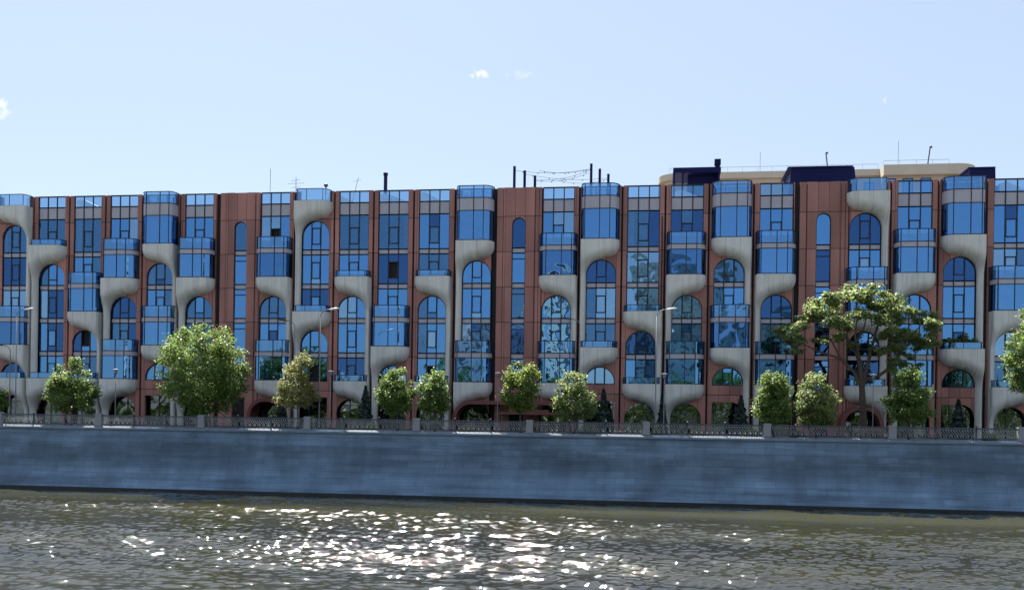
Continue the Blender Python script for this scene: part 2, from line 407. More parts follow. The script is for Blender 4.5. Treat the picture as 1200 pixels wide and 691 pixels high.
NWIN = [0]
def window_unit(u0, u1, z0, z1, arch, roof=False, narrow=False):
    gl, fr, it = MB(), MB(), MB()
    cxx, ra = (u0+u1)/2, (u1-u0)/2
    zs = z1-ra if arch else z1
    def ztop(x):
        if not arch: return 1e9
        return zs+math.sqrt(max(0, ra*ra-(x-cxx)**2))
    cols = [u0, u1] if narrow else [u0, u0+(u1-u0)*.335, u0+(u1-u0)*.665, u1]
    # horizontal levels: (z0, z1, type)
    cells = []
    floors = [k for k in range(2, 8)]
    for k in floors:
        lo = FL[k]-.6
        hi = (FL[k+1]-1.15) if k < 6 else (FL[7]-1.35 if k == 6 else None)
        if k == 7:
            if roof: cells.append((FL[7], ROOF, 'par', 7))
            continue
        cells.append((lo, hi, 'glass', k))
        if k < 6: cells.append((hi, FL[k+1]-.6, 'span', k))
        else: cells.append((hi, FL[7], 'span', k))
    room = {}
    def cell(xa, xb, za, zb, mi, mb=gl, tilt=True, dy=0.):
        if mi == 0:
            key = max([k for k in FL if FL[k]-1.0 < zb] or [2])
            if key not in room: room[key] = rng.choice([0, 4, 5, 6], p=[.42, .24, .14, .20])
            mi = int(room[key]) if random.random() < .8 else random.choice((0, 4, 5, 6))
        za = max(za, z0); zb = min(zb, z1)
        if zb-za < .05: return
        n = 1 if not arch or zb < zs-.01 else 8
        tx = random.uniform(-.006, .006) if tilt else 0; tz = random.uniform(-.005, .005) if tilt else 0
        lo_, hi_ = [], []
        for q in range(n+1):
            x = xa+(xb-xa)*q/n; t = max(za, min(zb, ztop(x)))
            y = YG+dy+tx*(x-(xa+xb)/2)
            lo_.append((x, y-tz*(zb-za)/2, za)); hi_.append((x, y+tz*(t-(za+zb)/2), t))
        if max(h[2] for h in hi_)-za < .03: return
        for q in range(n):
            if max(hi_[q][2], hi_[q+1][2])-za < 1e-4: continue
            mb.poly([lo_[q], lo_[q+1], hi_[q+1], hi_[q]], mi)
    def bar_h(xa, xb, z, t=.055, d=.05):
        if z < z0-.01 or z > z1+.01: return
        if arch and z > zs:
            hw = math.sqrt(max(0, ra*ra-(z-zs)**2)); xa = max(xa, cxx-hw); xb = min(xb, cxx+hw)
            if xb-xa < .05: return
        fr.box(xa, xb, YG-d, YG+.04, z-t, z+t)
    def bar_v(x, za, zb, t=.055, d=.055):
        za = max(za, z0); zb = min(zb, z1, ztop(x))
        if zb-za > .08: fr.box(x-t, x+t, YG-d, YG+.045, za, zb)
    for (za, zb, typ, k) in cells:
        if zb <= z0+.05 or za >= z1-.05: continue
        for j in range(len(cols)-1):
            xa, xb = cols[j], cols[j+1]
            mid = (j == 1) or narrow
            if typ == 'span': cell(xa, xb, za, zb, 1, tilt=False)
            elif typ == 'par': cell(xa, xb, za, zb, 2)
            elif narrow:
                cell(xa, xb, za, zb-.62, 0); cell(xa, xb, zb-.62, zb, 0)
                if zb < z1-.2: bar_h(xa, xb, zb-.62)
            elif mid:
                a, b = za+.62, za+2.35
                op = random.random() < .05
                cell(xa, xb, za, a, 0); cell(xa, xb, b, zb, 0)
                cell(xa+.1, xb-.1, a, b, 3 if op else 0, dy=.25 if op else 0.)
                # casement frame, heavier than the mullions
                bz = min(b, z1)
                if not arch or b < ztop(xa+.1)-.02:
                    for zz in (a, b): bar_h(xa+.02, xb-.02, zz, .06, .075)
                    for xx in (xa+.06, xb-.06): bar_v(xx, a, b, .055, .075)
                else:
                    bar_h(xa, xb, a, .06, .075)
            else: cell(xa, xb, za, zb, 0)
        bar_h(u0, u1, za); bar_h(u0, u1, zb)
    for j, x in enumerate(cols):
        if j in (0, len(cols)-1):
            xx = x+(.04 if j == 0 else -.04); fr.box(xx-.04, xx+.04, YG-.06, YG+.05, z0, min(z1, zs))
        else: bar_v(x, z0, z1)
    bar_h(u0, u1, z0+.04)
    if not arch: bar_h(u0, u1, z1-.04, .05, .07)
    else:
        P = []
        for k in range(25):
            t = math.pi*k/24; ca, sa = -math.cos(t), math.sin(t)
            P.append([(cxx+ra*ca, YG-.07, zs+ra*sa), (cxx+(ra-.09)*ca, YG-.07, zs+(ra-.09)*sa), (cxx+(ra-.09)*ca, YG+.02, zs+(ra-.09)*sa)])
        fr.grid(P)
    o = gl.build('window', [G_WIN, M_SPAN, G_RAIL, M_DARK, G_WIN2, G_WIN3, G_WIN4], bld)
    fr.build('frame', [M_FRAME], o)
    interior(it, u0, u1, z0, min(z1, FL[7]-.2) if roof else z1, [FL[k] for k in range(3, 8)])
    it.build('room_interior', [M_ROOM, M_ROOM2, M_CURT, M_BEIGE], o)
    return o

def arch_fill(u0, u1, zc, zt):
    """red cladding above an arched opening: two spandrel pieces"""
    cxx, ra = (u0+u1)/2, (u1-u0)/2
    for sg in (-1, 1):
        arc = [(cxx+sg*ra*math.cos(t), zc-ra+ra*math.sin(t)) for t in [math.pi/2*k/16 for k in range(17)]]
        poly = arc+[(cxx, zt), (cxx+sg*ra, zt)]
        if sg < 0: poly = poly[::-1]
        wallb.prism(poly, YF, YG+.1)

def balustrade(pl, F, parent, top=.6, low=0.):
    mb = MB()
    band(mb, pl, F+low, F+top, 0)
    ring(mb, pl, F+top, .07, 1, .04); ring(mb, pl, F+low-.0, .05, 1, .035)
    n = len(pl)-1
    posts_on(mb, pl, (0, 7, n-7, n) if n > 14 else (0, n), F, F+top, 1, .025)
    # middle standards on the straight front
    (xa, ya), (xb, yb) = pl[9], pl[10]
    for t in (.38,): mb.box(xa+(xb-xa)*t-.025, xa+(xb-xa)*t+.025, ya-.03, ya+.03, F, F+top, 1)
    mb.build('balustrade', [G_RAIL, M_FRAME], parent)
def bay_box(pl, F, ztop, parent, top):
    """glazed projecting box from tub F; top=True runs to the roof"""
    mb = MB()
    if top: lv = [(F+.05, FL[7]-1.35, 0), (FL[7]-1.35, FL[7], 1), (FL[7], ROOF-.03, 2)]
    else:   lv = [(F+.05, ztop-1.15, 0), (ztop-1.15, ztop-.6, 1), (ztop-.6, ztop+.6, 2)]
    for a, b, mi in lv:
        band(mb, pl, a, b, mi)
        ring(mb, pl, a-.04, .08, 3, .035)
    ring(mb, pl, lv[-1][1], .08, 3, .045)
    n = len(pl)-1
    (xa, ya), (xb, yb) = pl[9], pl[10]
    za, zb = F, lv[-1][1]
    posts_on(mb, pl, (0, 8, 10, n), za, zb, 3, .04)
    t = .58; mb.box(xa+(xb-xa)*t-.04, xa+(xb-xa)*t+.04, ya-.045, ya+.04, za, zb, 3)
    # floor slab of the terrace on top of the box
    if top: mb.slab([(x, y+.08) for x, y in pl], FL[7]-.3, FL[7]-.2, 4)
    else: mb.slab([(x, y+.08) for x, y in pl], ztop-.85, ztop-.75, 4)
    mb.build('bay_window', [random.choice((G_BAY, G_BAY, G_BAY2)), M_SPAN, G_RAIL, M_FRAME, M_CON], parent)
    # curtains hanging inside the bay
    if random.random() < .75:
        it = MB(); h = (FL[7]-1.4 if top else ztop-1.2)
        for q in range(1):
            k0 = random.choice((2, 6, 11, 13)); seg = [(x, y+.22) for x, y in pl[k0:k0+4]]
            if len(seg) > 1: band(it, seg, F+.1, h, random.choice((0, 1)))
        it.build('curtain', [M_CURT, M_BEIGE], parent)

edges = []   # (u0,u1) of each column, for pilasters
for (c, s, spec, bottom) in COLS:
    if spec == 'pier':
        # broad red pier with one narrow arched strip window
        u0, u1 = c-.73, c+.73
        zc = FL[6]+2.6
        window_unit(u0, u1, FL[2]-.5, zc, True, narrow=True)
        arch_fill(u0, u1, zc, ROOF)
        wallb.box(u0, u1, YF, YG+.1, FL[2]-1.9, FL[2]-.5)
        for x0, x1 in ((c-2.35, c-1.72), (c-1.66, c-.73), (c+.73, c+1.66), (c+1.72, c+2.1)):
            wallb.box(x0, x1, YF+(.06 if abs((x0+x1)/2-c) > 1.7 else 0), YG+.1, GZ, ROOF+.03)
        wallb.box(c-2.3, c+2.15, YG+.1, YG+.2, GZ, ROOF, 1)
        wallb.box(c-2.9, c-2.3, YG+.1, YG+.2, GZ, ROOF, 1)
        edges.append((c-2.35-.42, c+2.1)); continue
    sv = lambda v: c+s*v
    edges.append((c-HW, c+HW))
    floors = [f for f, _ in spec]
    # glazing above the first tub
    if floors[0] < 7:
        window_unit(c-HW, c+HW, FL[floors[0]]-.6, ROOF, False, roof=True)
    a0, a1 = sorted((sv(-HW), sv(1.45)))
    r0, r1 = sorted((sv(1.45), sv(HW)))
    for i, (f, kind) in enumerate(spec):
        nxt = floors[i+1] if i+1 < len(floors) else None
        zend = FL[nxt]-.3 if nxt else GZ
        sh = balcony_shell(c, s, FL[f], zend).build('balcony', [M_CON], bld, smooth=True)
        pl = bay_line(c, s)
        if kind == 'rail':
            balustrade(bay_line(c, s, .12), FL[f], sh, 1.25 if f == 7 else .62)
        elif kind == 'top': bay_box(pl, FL[f], None, sh, True)
        else: bay_box(pl, FL[f], FL[f+1], sh, False)
        # arched window below the tub
        zcrown = FL[f]-1.93
        wallb.box(c-HW, c+HW, YF, YG+.1, zcrown+.02, FL[f]-.62)
        if nxt: zb = FL[nxt]-.6
        elif bottom == 'red': zb = FL[2]-.05
        else: zb = None
        if zb is not None: window_unit(a0, a1, zb, zcrown, True)
        arch_fill(a0, a1, zcrown, zcrown+.02)
        wallb.box(r0, r1, YF, YG+.1, GZ, zcrown)
    if bottom == 'red':
        wallb.box(a0, a1, YF, YG+.1, FL[2]-1.75, FL[2]-.05)
        # shallow arched head over the ground floor opening
        arc = []
        zt, zr = FL[2]-1.75, 1.2
        sgn = s
        xa, xb = a0, a1
        pts = []
        for k in range(13):
            t = math.pi/2*k/12; pts.append((zr*(1-math.cos(t)), -zr*(1-math.sin(t))))
        # quarter-round corner on the rib side
        corner = [(sv(1.45)-s*p, zt+q) for p, q in pts]
        poly = [(sv(1.45), zt)]+corner
        if s > 0: poly = poly[::-1]
        wallb.prism(poly, YF+.01, YG+.09)

# pilasters between columns (two strips and a dark groove) and dark reveals
edges.sort()
for (a0, a1), (b0, b1) in zip(edges[:-1], edges[1:]):
    w_ = b0-a1
    if w_ < .12: continue
    if w_ < .5: wallb.box(a1, b0, YG+.11, YG+.21, GZ, ROOF, 1); wallb.box(a1+.05, b0-.1, YF+.02, YG+.1, GZ, ROOF+.02); continue
    m = (a1+b0)/2
    wallb.box(a1, m-.1, YF, YG+.1, GZ, ROOF+.02); wallb.box(m+.1, b0, YF+.05, YG+.1, GZ, ROOF+.02)
    wallb.box(m-.1, m+.1, YG+.06, YG+.16, GZ, ROOF, 1)
X0, X1 = edges[0][0]-1.2, edges[-1][1]+1.2
wallb.box(X0, edges[0][0], YF, YG+.1, GZ, ROOF); wallb.box(edges[-1][1], X1, YF, YG+.1, GZ, ROOF)
# dark core behind everything, side and back walls
wallb.box(X0, X0+.4, YG+.1, 121, GZ, FL[7]); wallb.box(X1-.4, X1, YG+.1, 121, GZ, FL[7]); wallb.box(X0, X1, 121, 121.4, GZ, FL[7])
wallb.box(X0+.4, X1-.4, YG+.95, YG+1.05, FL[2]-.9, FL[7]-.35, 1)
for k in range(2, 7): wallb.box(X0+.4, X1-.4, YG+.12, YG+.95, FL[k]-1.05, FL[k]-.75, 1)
wallb.build('wall', [M_RED, M_DARK], bld)
rb = MB(); rb.box(X0, X1, YG+.12, 121, FL[7]-.3, FL[7]-.05)
rb.build('roof', [M_ROOF], bld)

# ground floor: recessed shop front
sf = MB(); sff = MB()
ys = YG+.5
x = X0+.5
while x < X1-.5:
    wd = random.choice((1.2, 1.6, 2.2)); x2 = min(x+wd, X1-.5)
    sf.poly([(x, ys, GZ), (x2, ys, GZ), (x2, ys+random.uniform(-.01, .01), FL[2]-1.0), (x, ys, FL[2]-1.0)], 0)
    sff.box(x-.04, x+.04, ys-.06, ys+.02, GZ, FL[2]-1.0)
    if random.random() < .5: sf.box(x+.05, x2-.05, ys+1.4, ys+1.45, GZ, GZ+random.uniform(1.5, 3.2), random.choice((1, 2, 3)))
    x = x2
sff.box(X0+.5, X1-.5, ys-.05, ys+.02, GZ+2.5, GZ+2.58)
sf.box(X0+.5, X1-.5, ys+3, ys+3.1, GZ, FL[2]-.9, 3)
so = sf.build('storefront', [G_SHOP, M_ROOM2, M_BEIGE, M_ROOM], bld)
sff.build('frame', [M_FRAME], so)

# entrance canopies: dark red rounded hoods
def canopy(xa, xb, z, y0, parent=bld):
    mb = MB(); h, th = z-GZ, .38; r = 1.9
    for sg, xe in ((-1, xa), (1, xb)):
        P = []
        for k in range(13):
            t = math.pi/2*k/12
            xo, zo = xe-sg*r+sg*r*math.cos(t), z-r+r*math.sin(t)
            xi, zi = xe-sg*r+sg*(r-th)*math.cos(t), z-r+(r-th)*math.sin(t)
            P.append([(xi, y0, zi), (xo, y0, zo), (xo, YF, zo), (xi, YF, zi), (xi, y0, zi)])
        mb.grid(P if sg < 0 else P[::-1])
        xs_ = sorted((xe, xe-sg*th)); mb.box(xs_[0], xs_[1], y0, YF, GZ, z-r)
    mb.box(xa+r, xb-r, y0, YF-.01, z-th, z)
    mb.build('entrance_canopy', [M_CANOPY], parent)
cz = at(600, 468, 101.4).z
canopy(at(531, 480, 101.2).x, at(668, 480, 101.2).x, cz-.15, 100.9)
canopy(at(289, 480, 101.2).x, at(332, 480, 101.2).x, at(310, 462, 101.4).z-.4, 101.2)
canopy(at(985, 480, 101.2).x, at(1036, 480, 101.2).x, at(1000, 470, 101.4).z-.5, 101.0)
cn = MB(); xa = at(575, 475, 101).x; xb = at(655, 475, 101).x
cn.box(xa+1, xb+1.5, 99.8, YF-.02, cz-1.55, cz-1.3); cn.box(xa+2, xb-1, 100.3, YF-.03, cz-1.28, cz-1.05)
cn.build('entrance_canopy', [M_CANOPY], bld)

# down pipes in the grooves
for px, y0, y1 in ((1153, 385, 480), (774, 300, 480), (37, 300, 470), (208, 330, 470)):
    a = at(px, 400, YF-.2); t = MB(); t.tube([(a.x, YF-.12, GZ), (a.x, YF-.12, FL[7]-2)], .06, 6)
    t.build('downpipe', [M_FRAME], bld)

# ------------------------------------------------------------------ roof top
def penthouse(pxa, pxb, pyt, pyb, Y, dy, slant=0., canopy_=False):
    a, b = at(pxa, pyt, Y), at(pxb, pyt, Y); mb = MB()
    zt, zb = (a.z+b.z)/2, FL[7]-.05
    if canopy_:
        mb.box(a.x, b.x, Y, Y+dy, zt-.55, zt)
        for xx in (a.x, a.x+.9): mb.box(xx+.02, xx+.22, Y+.1, Y+.3, zb, zt-.55)
        mb.box(a.x+1.6, b.x-.1, Y+1.2, Y+dy-.1, zb, zt-.56)
        mb.box(b.x-.3, b.x-.1, Y+.1, Y+dy-.2, zb, zt-.56)
    else:
        mb.prism([(a.x-slant*.2, zb), (b.x+slant, zb), (b.x+slant*.4, zt-.12), (a.x+slant*.3, zt-.12)], Y, Y+dy)
        mb.box(a.x-.15, b.x+slant*.2, Y-.15, Y+dy, zt-.11, zt)
    mb.build('penthouse', [M_NAVY], bld)
penthouse(789, 845, 196, 213, 106.5, 5, canopy_=True)
penthouse(925, 998, 195, 211, 106.0, 6, .7)
penthouse(1136, 1166, 196, 206, 106.0, 5, .12)
ch = MB(); p = at(841, 187, 109); ch.box(p.x-.25, p.x+.25, 108.8, 109.3, FL[7]-.05, p.z-.6); ch.box(p.x-.33, p.x+.33, 108.7, 109.4, p.z-.6, p.z)
ch.build('chimney', [M_NAVY], bld)
ch = MB(); p = at(452, 203, 106); ch.tube([(p.x, 106, FL[7]-.05), (p.x, 106, p.z)], .2, 10); ch.tube([(p.x, 106, p.z-.25), (p.x, 106, p.z+.02)], .26, 10)
ch.build('chimney', [M_NAVY], bld)
# white boxes added on the roof, seen through the glass parapets
ulab = [(106, 'added white box behind the glass parapet near the left end of the roof'), (186, 'added white box inside the rounded glass terrace left of the first broad pier'),
        (403, 'added white box behind glass parapet just right of the roof terrace lamp'), (462, 'added white box behind the parapet beside the dark roof pipe'),
        (505, 'added white box behind the parapet midway between dark pipe and middle pier'), (556, 'added white box inside the rounded glass terrace beside the middle pier'),
        (805, 'added white box under the navy roof canopy'), (1185, 'added white box behind the parapet at far right')]
for k, (px, lb) in enumerate(ulab):
    p = at(px, 224, 106.2); t = MB(); wv = random.uniform(.9, 1.5); h = random.uniform(1.0, 1.5)
    zb = FL[7]-.05
    t.prism([(p.x-wv, zb+.12), (p.x+wv, zb+.12), (p.x+wv, zb+h*.5), (p.x-wv*.5, zb+h+.2), (p.x-wv, zb+h)], 105.5, 106.9)
    for xx in (-wv+.1, wv-.2): t.box(p.x+xx, p.x+xx+.1, 105.6, 106.8, zb, zb+.12)
    o = t.build('added_box', [M_WHITE]); tag(o, lb, 'roof unit', 'added white boxes on the roof')
# roof posts with strings of festoon cable
def roof_post(px, pyt, lb):
    p = at(px, pyt, 104.6); t = MB(); t.box(p.x-.13, p.x+.13, 104.47, 104.73, FL[7]-.05, p.z); t.box(p.x-.2, p.x+.2, 104.4, 104.8, FL[7]-.05, FL[7]+.05)
    o = t.build('roof_post', [M_NAVY]); tag(o, lb, 'post', 'dark posts on the roof'); return p
for px, py, lb in ((603, 195, 'tallest dark post left of the roof string lights, above middle pier'), (615, 200, 'middle dark post of the left trio on the roof'), (627, 206, 'shortest dark post of the left trio on the roof'),
                   (693, 192, 'tallest dark post standing in the rounded roof terrace right of the string lights'), (703, 198, 'middle dark post of the trio in the rounded roof terrace'), (713, 204, 'shortest dark post of the trio in the rounded roof terrace')):
    roof_post(px, py, lb)
fs = MB()
for (a, b, c_, d) in ((604, 200, 693, 198), (632, 200, 693, 198), (615, 204, 712, 209), (629, 211, 693, 199), (655, 212, 713, 210), (628, 212, 690, 203)):
    P0, P1 = at(a, b, 104.6), at(c_, d, 104.6)
    pts = [P0.lerp(P1, k/10)-Vector((0, 0, .35*math.sin(math.pi*k/10))) for k in range(11)]
    fs.tube(pts, .022, 4)
    for k in range(1, 10, 2): q = pts[k]; fs.box(q.x-.04, q.x+.04, q.y-.04, q.y+.04, q.z-.14, q.z)
tag(fs.build('string_lights', [M_POLE]), 'thin festoon cables with bulbs strung between dark roof posts', 'string lights')
def antenna(px, pyt, Y, zb, kind, lb):
    p = at(px, pyt, Y); t = MB(); t.tube([(p.x, Y, zb), (p.x, Y, p.z)], .035 if kind else .03, 5)
    if kind == 1:
        for dz, l in ((.7, 1.0), (1.15, .55), (.35, .5)): t.tube([(p.x-l, Y, p.z-dz), (p.x+l, Y, p.z-dz+.05)], .022, 4)
    o = t.build('antenna', [M_POLE]); tag(o, lb, 'antenna', 'antennas on the roof')
antenna(317, 198, 107, FL[7]-.05, 0, 'tall thin whip antenna on the roof above the first broad pier')
antenna(347, 208, 107, FL[7]-.05, 1, 'TV antenna with crossbars beside the curved roof terrace')
t = MB(); p = at(420, 208, 107); q = at(415, 222, 107); t.tube([(q.x-.4, 107, FL[7]-.05), (p.x, 107, p.z)], .03, 5)
qq = q.lerp(p, .6); t.tube([(qq.x-.4, 107, qq.z+.1), (qq.x+.5, 107, qq.z+.25)], .02, 4)
tag(t.build('antenna', [M_POLE]), 'leaning antenna with one short crossbar left of the dark roof pipe', 'antenna', 'antennas on the roof')
# terrace lamp on the roof tub
p = at(382, 217, 102.3); t = MB(); t.tube([(p.x, 102.3, FL[7]-.05), (p.x, 102.3, p.z-.1)], .05, 6)
t.tube([(p.x, 102.3, p.z-.25), (p.x, 102.3, p.z-.1), (p.x, 102.3, p.z+.1), (p.x, 102.3, p.z+.22)], [.1, .22, .22, .05], 8)
tag(t.build('terrace_lamp', [M_LAMPD]), 'dark round lamp on the curved roof terrace', 'lamp')

# ------------------------------------------------------------------ beige building behind
def back_building():
    Y = 142.0
    aL, aR = at(776, 205, Y), at(1034, 193, Y); bL, bR = at(1034, 191, Y-2), at(1141, 190, Y-2)
    root = thing('beige_building', 'beige rendered building with rounded roof edge rising behind the red block', 'building', ((aL.x+bR.x)/2, Y, GZ))
    mb = MB(); zA, zB = aR.z-.7, (bL.z+bR.z)/2-.4
    def plan(x0, x1, y0, y1, r, left, right, e=0):
        P = []
        if left:
            P += [(x0-e+(r)*(1-math.sin(math.pi/2*k/10)), y0-e+r*(1-math.cos(math.pi/2*k/10))) for k in range(11)][::-1]
        else: P.append((x0, y0-e))
        if right: P += [(x1+e-r*(1-math.sin(math.pi/2*k/10)), y0-e+r*(1-math.cos(math.pi/2*k/10))) for k in range(11)]
        else: P.append((x1, y0-e))
        P += [(x1+(e if right else 0), y1), (x0-(e if left else 0), y1)]
        return P
    PA = plan(aL.x, aR.x, Y, Y+18, 3, True, False); PB = plan(bL.x, bR.x-1, Y-2, Y+18, 3, False, True)
    if True:
        mb.slab(PA, GZ, zA-.9); mb.slab(PB, GZ, zB-1.4)
    mb.build('wall', [M_BEIGEB], root)
    rf = MB(); rf.slab(plan(aL.x, aR.x-.01, Y, Y+18, 3, True, False, .5), zA-.9, zA); rf.slab(plan(bL.x, bR.x-.2, Y-2, Y+18, 3, False, True, .9), zB-1.4, zB)
    rf.build('roof', [M_BEIGEB], root)
    rl = MB()
    for (x0, x1, y, z) in ((aL.x+1, aR.x-.5, Y+.4, zA), (bL.x+.3, bR.x-3, Y-1.5, zB)):
        rl.tube([(x0, y, z+.9), (x1, y, z+.9)], .03, 4)
        n = int((x1-x0)/2)
        for k in range(n+1): rl.tube([(x0+(x1-x0)*k/n, y, z), (x0+(x1-x0)*k/n, y, z+.9)], .02, 4)
    rl.build('railing', [M_POLE], root)
    for px0, px1 in ((1016, 1028), (1038, 1050), (1058, 1070), (1079, 1091), (1106, 1126)):
        xa, xb = at(px0, 205, Y-2).x, at(px1, 205, Y-2).x; yy = Y-2.03 if px0 > 1030 else Y-.03
        zt = zB-1.7
        wb = MB(); wb.box(xa+.1, xb-.1, yy-.02, yy+.1, zt-2.0, zt-.1); o = wb.build('window', [G_WIN], root)
        f_ = MB(); f_.box(xa, xb, yy-.06, yy+.02, zt-.1, zt); f_.box(xa, xa+.1, yy-.06, yy+.02, zt-2, zt-.1); f_.box(xb-.1, xb, yy-.06, yy+.02, zt-2, zt-.1); f_.box(xa, xb, yy-.06, yy+.02, zt-2.1, zt-2)
        f_.build('frame', [M_FRAME], o)
    return zA, zB
zA, zB = back_building()
for px, py, lb in ((1090, 173, 'crooked dark roof mast on the beige building, right of the thin whips'), (968, 180, 'crooked dark roof mast on the beige building, left above navy penthouse')):
    p = at(px, py, 144); q = at(px-4 if px > 1000 else px+3, 190, 144); t = MB(); t.tube([(q.x, 144, zA-.1), (p.x, 144, p.z)], .09, 5); t.tube([(p.x-.05, 144, p.z), (p.x+.25, 144, p.z+.1)], .16, 5)
    tag(t.build('roof_mast', [M_LAMPD]), lb, 'mast', 'masts on the beige roof')
for px, py, lb in ((891, 178, 'thin whip antenna on the beige roof behind the glass corner bay'), (1053, 165, 'tallest thin whip antenna on the beige roof')):
    antenna(px, py, 146, zA-.1, 0, lb)

# ------------------------------------------------------------------ embankment
YW = 87.0
WX0, WX1 = -170, 140
def wall_mat():
    m = mat('embankment_granite', (.12, .192, .285), .75, .25, .35, .12, 14)
    t = NT(m); b = t.n['Principled BSDF']; tc = [n for n in t.n if n.bl_idname == 'ShaderNodeTexCoord'][0]
    ramp = [n for n in t.n if n.bl_idname == 'ShaderNodeValToRGB'][0]
    sp = t.new('ShaderNodeSeparateXYZ'); t.link(tc.outputs['Object'], sp.inputs[0])
    cb = t.new('ShaderNodeCombineXYZ'); t.link(sp.outputs['X'], cb.inputs[0]); t.link(sp.outputs['Z'], cb.inputs[1])
    br = t.new('ShaderNodeTexBrick'); t.link(cb.outputs[0], br.inputs['Vector'])
    br.inputs['Scale'].default_value = 1; br.inputs['Brick Width'].default_value = 1.7; br.inputs['Row Height'].default_value = .56
    br.inputs['Mortar Size'].default_value = .022; br.inputs['Color1'].default_value = (.88, .88, .88, 1); br.inputs['Color2'].default_value = (1.4, 1.38, 1.34, 1)
    br.inputs['Mortar'].default_value = (.68, .68, .68, 1); br.inputs['Mortar Smooth'].default_value = .15; br.inputs['Bias'].default_value = -.55
    mu = t.new('ShaderNodeMix', data_type='RGBA', blend_type='MULTIPLY'); mu.inputs['Factor'].default_value = 1
    t.link(ramp.outputs[0], mu.inputs[6]); t.link(br.outputs['Color'], mu.inputs[7])
    # long horizontal tide and damp stains
    mp = t.new('ShaderNodeMapping'); mp.inputs['Scale'].default_value = (.09, .1, 1.3); t.link(tc.outputs['Object'], mp.inputs['Vector'])
    nz = t.new('ShaderNodeTexNoise'); nz.inputs['Scale'].default_value = 1; nz.inputs['Detail'].default_value = 7; nz.inputs['Roughness'].default_value = .65; t.link(mp.outputs[0], nz.inputs['Vector'])
    mr = t.new('ShaderNodeMapRange'); mr.inputs['From Min'].default_value = .35; mr.inputs['From Max'].default_value = .65; mr.inputs['To Min'].default_value = .68; mr.inputs['To Max'].default_value = 1.25
    t.link(nz.outputs['Fac'], mr.inputs['Value'])
    m2 = t.new('ShaderNodeMix', data_type='RGBA', blend_type='MULTIPLY'); m2.inputs['Factor'].default_value = 1
    t.link(mu.outputs[2], m2.inputs[6]); t.link(mr.outputs[0], m2.inputs[7])
    # vertical drips under the coping
    mp3 = t.new('ShaderNodeMapping'); mp3.inputs['Scale'].default_value = (.7, .1, .12); t.link(tc.outputs['Object'], mp3.inputs['Vector'])
    n3 = t.new('ShaderNodeTexNoise'); n3.inputs['Scale'].default_value = 1; n3.inputs['Detail'].default_value = 4; t.link(mp3.outputs[0], n3.inputs['Vector'])
    r3 = t.new('ShaderNodeMapRange'); r3.inputs['From Min'].default_value = .4; r3.inputs['From Max'].default_value = .6; r3.inputs['To Min'].default_value = .93; r3.inputs['To Max'].default_value = 1.06
    t.link(n3.outputs['Fac'], r3.inputs['Value'])
    m3 = t.new('ShaderNodeMix', data_type='RGBA', blend_type='MULTIPLY'); m3.inputs['Factor'].default_value = 1
    t.link(m2.outputs[2], m3.inputs[6]); t.link(r3.outputs[0], m3.inputs[7])
    # darker band in the middle courses, with a ragged edge
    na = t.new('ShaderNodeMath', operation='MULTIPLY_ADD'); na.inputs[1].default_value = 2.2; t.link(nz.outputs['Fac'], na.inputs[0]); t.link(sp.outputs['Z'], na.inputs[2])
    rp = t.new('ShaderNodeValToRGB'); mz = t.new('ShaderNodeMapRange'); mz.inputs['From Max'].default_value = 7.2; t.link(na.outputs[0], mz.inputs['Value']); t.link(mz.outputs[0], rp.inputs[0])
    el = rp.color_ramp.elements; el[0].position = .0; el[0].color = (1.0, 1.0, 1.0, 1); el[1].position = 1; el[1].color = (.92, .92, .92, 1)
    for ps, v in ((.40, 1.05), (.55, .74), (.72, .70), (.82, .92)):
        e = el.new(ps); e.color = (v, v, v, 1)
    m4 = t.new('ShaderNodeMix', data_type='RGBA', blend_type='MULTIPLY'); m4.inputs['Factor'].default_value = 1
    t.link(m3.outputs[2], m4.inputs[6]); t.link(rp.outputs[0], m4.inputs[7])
    t.link(m4.outputs[2], b.inputs['Base Color'])
    return m
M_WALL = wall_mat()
M_COPE = mat('coping_granite', (.13, .17, .225), .7, .15, 1.2, .1, 20)
M_WET = mat('wet_stone', (.012, .015, .018), .3, .3, 1.5, .2, 6)
ew = thing('embankment_wall', 'long sloping granite river embankment wall with a pale coping', 'wall', (-15, YW, 0))
pr = [(86.98, 5.72), (86.9, 4.9), (86.75, 4.0), (86.5, 2.9), (86.15, 1.9), (85.75, 1.1), (85.4, .42), (85.35, .32)]
mb = MB(); n = 60
mb.grid([[(WX0+(WX1-WX0)*k/n, y, z) for y, z in pr[::-1]] for k in range(n+1)])
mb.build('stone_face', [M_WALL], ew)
mb = MB(); cp = [(86.80, 5.72), (86.80, 5.87), (87.15, 6.02), (88.2, 6.02), (88.2, 5.72)]
mb.grid([[(WX0+(WX1-WX0)*k/n, y, z) for y, z in cp] for k in range(n+1)]); mb.build('coping', [M_COPE], ew)
mb = MB(); mb.box(WX0, WX1, 85.2, 87, -1.5, .32); mb.build('footing', [M_WET], ew)

# pavement, road strip, ground sheet
mb = MB(); mb.box(WX0, WX1, 88.2, 93.6, 5.3, 6.0); tag(mb.build('promenade', [M_PAVE]), kind='structure')
mb = MB(); mb.box(WX0, WX1, 93.6, 104.5, 5.3, 5.99); tag(mb.build('pavement', [M_ROAD]), kind='structure')
mb = MB(); mb.poly([(-3000, 88.2, 5.2), (3000, 88.2, 5.2), (3000, 6000, 5.2), (-3000, 6000, 5.2)])
for a, b in ((-3000, WX0), (WX1, 3000)): mb.box(a, b, 87, 88.2, -1.5, 5.2)
tag(mb.build('ground', [M_GRASSY]), kind='structure')

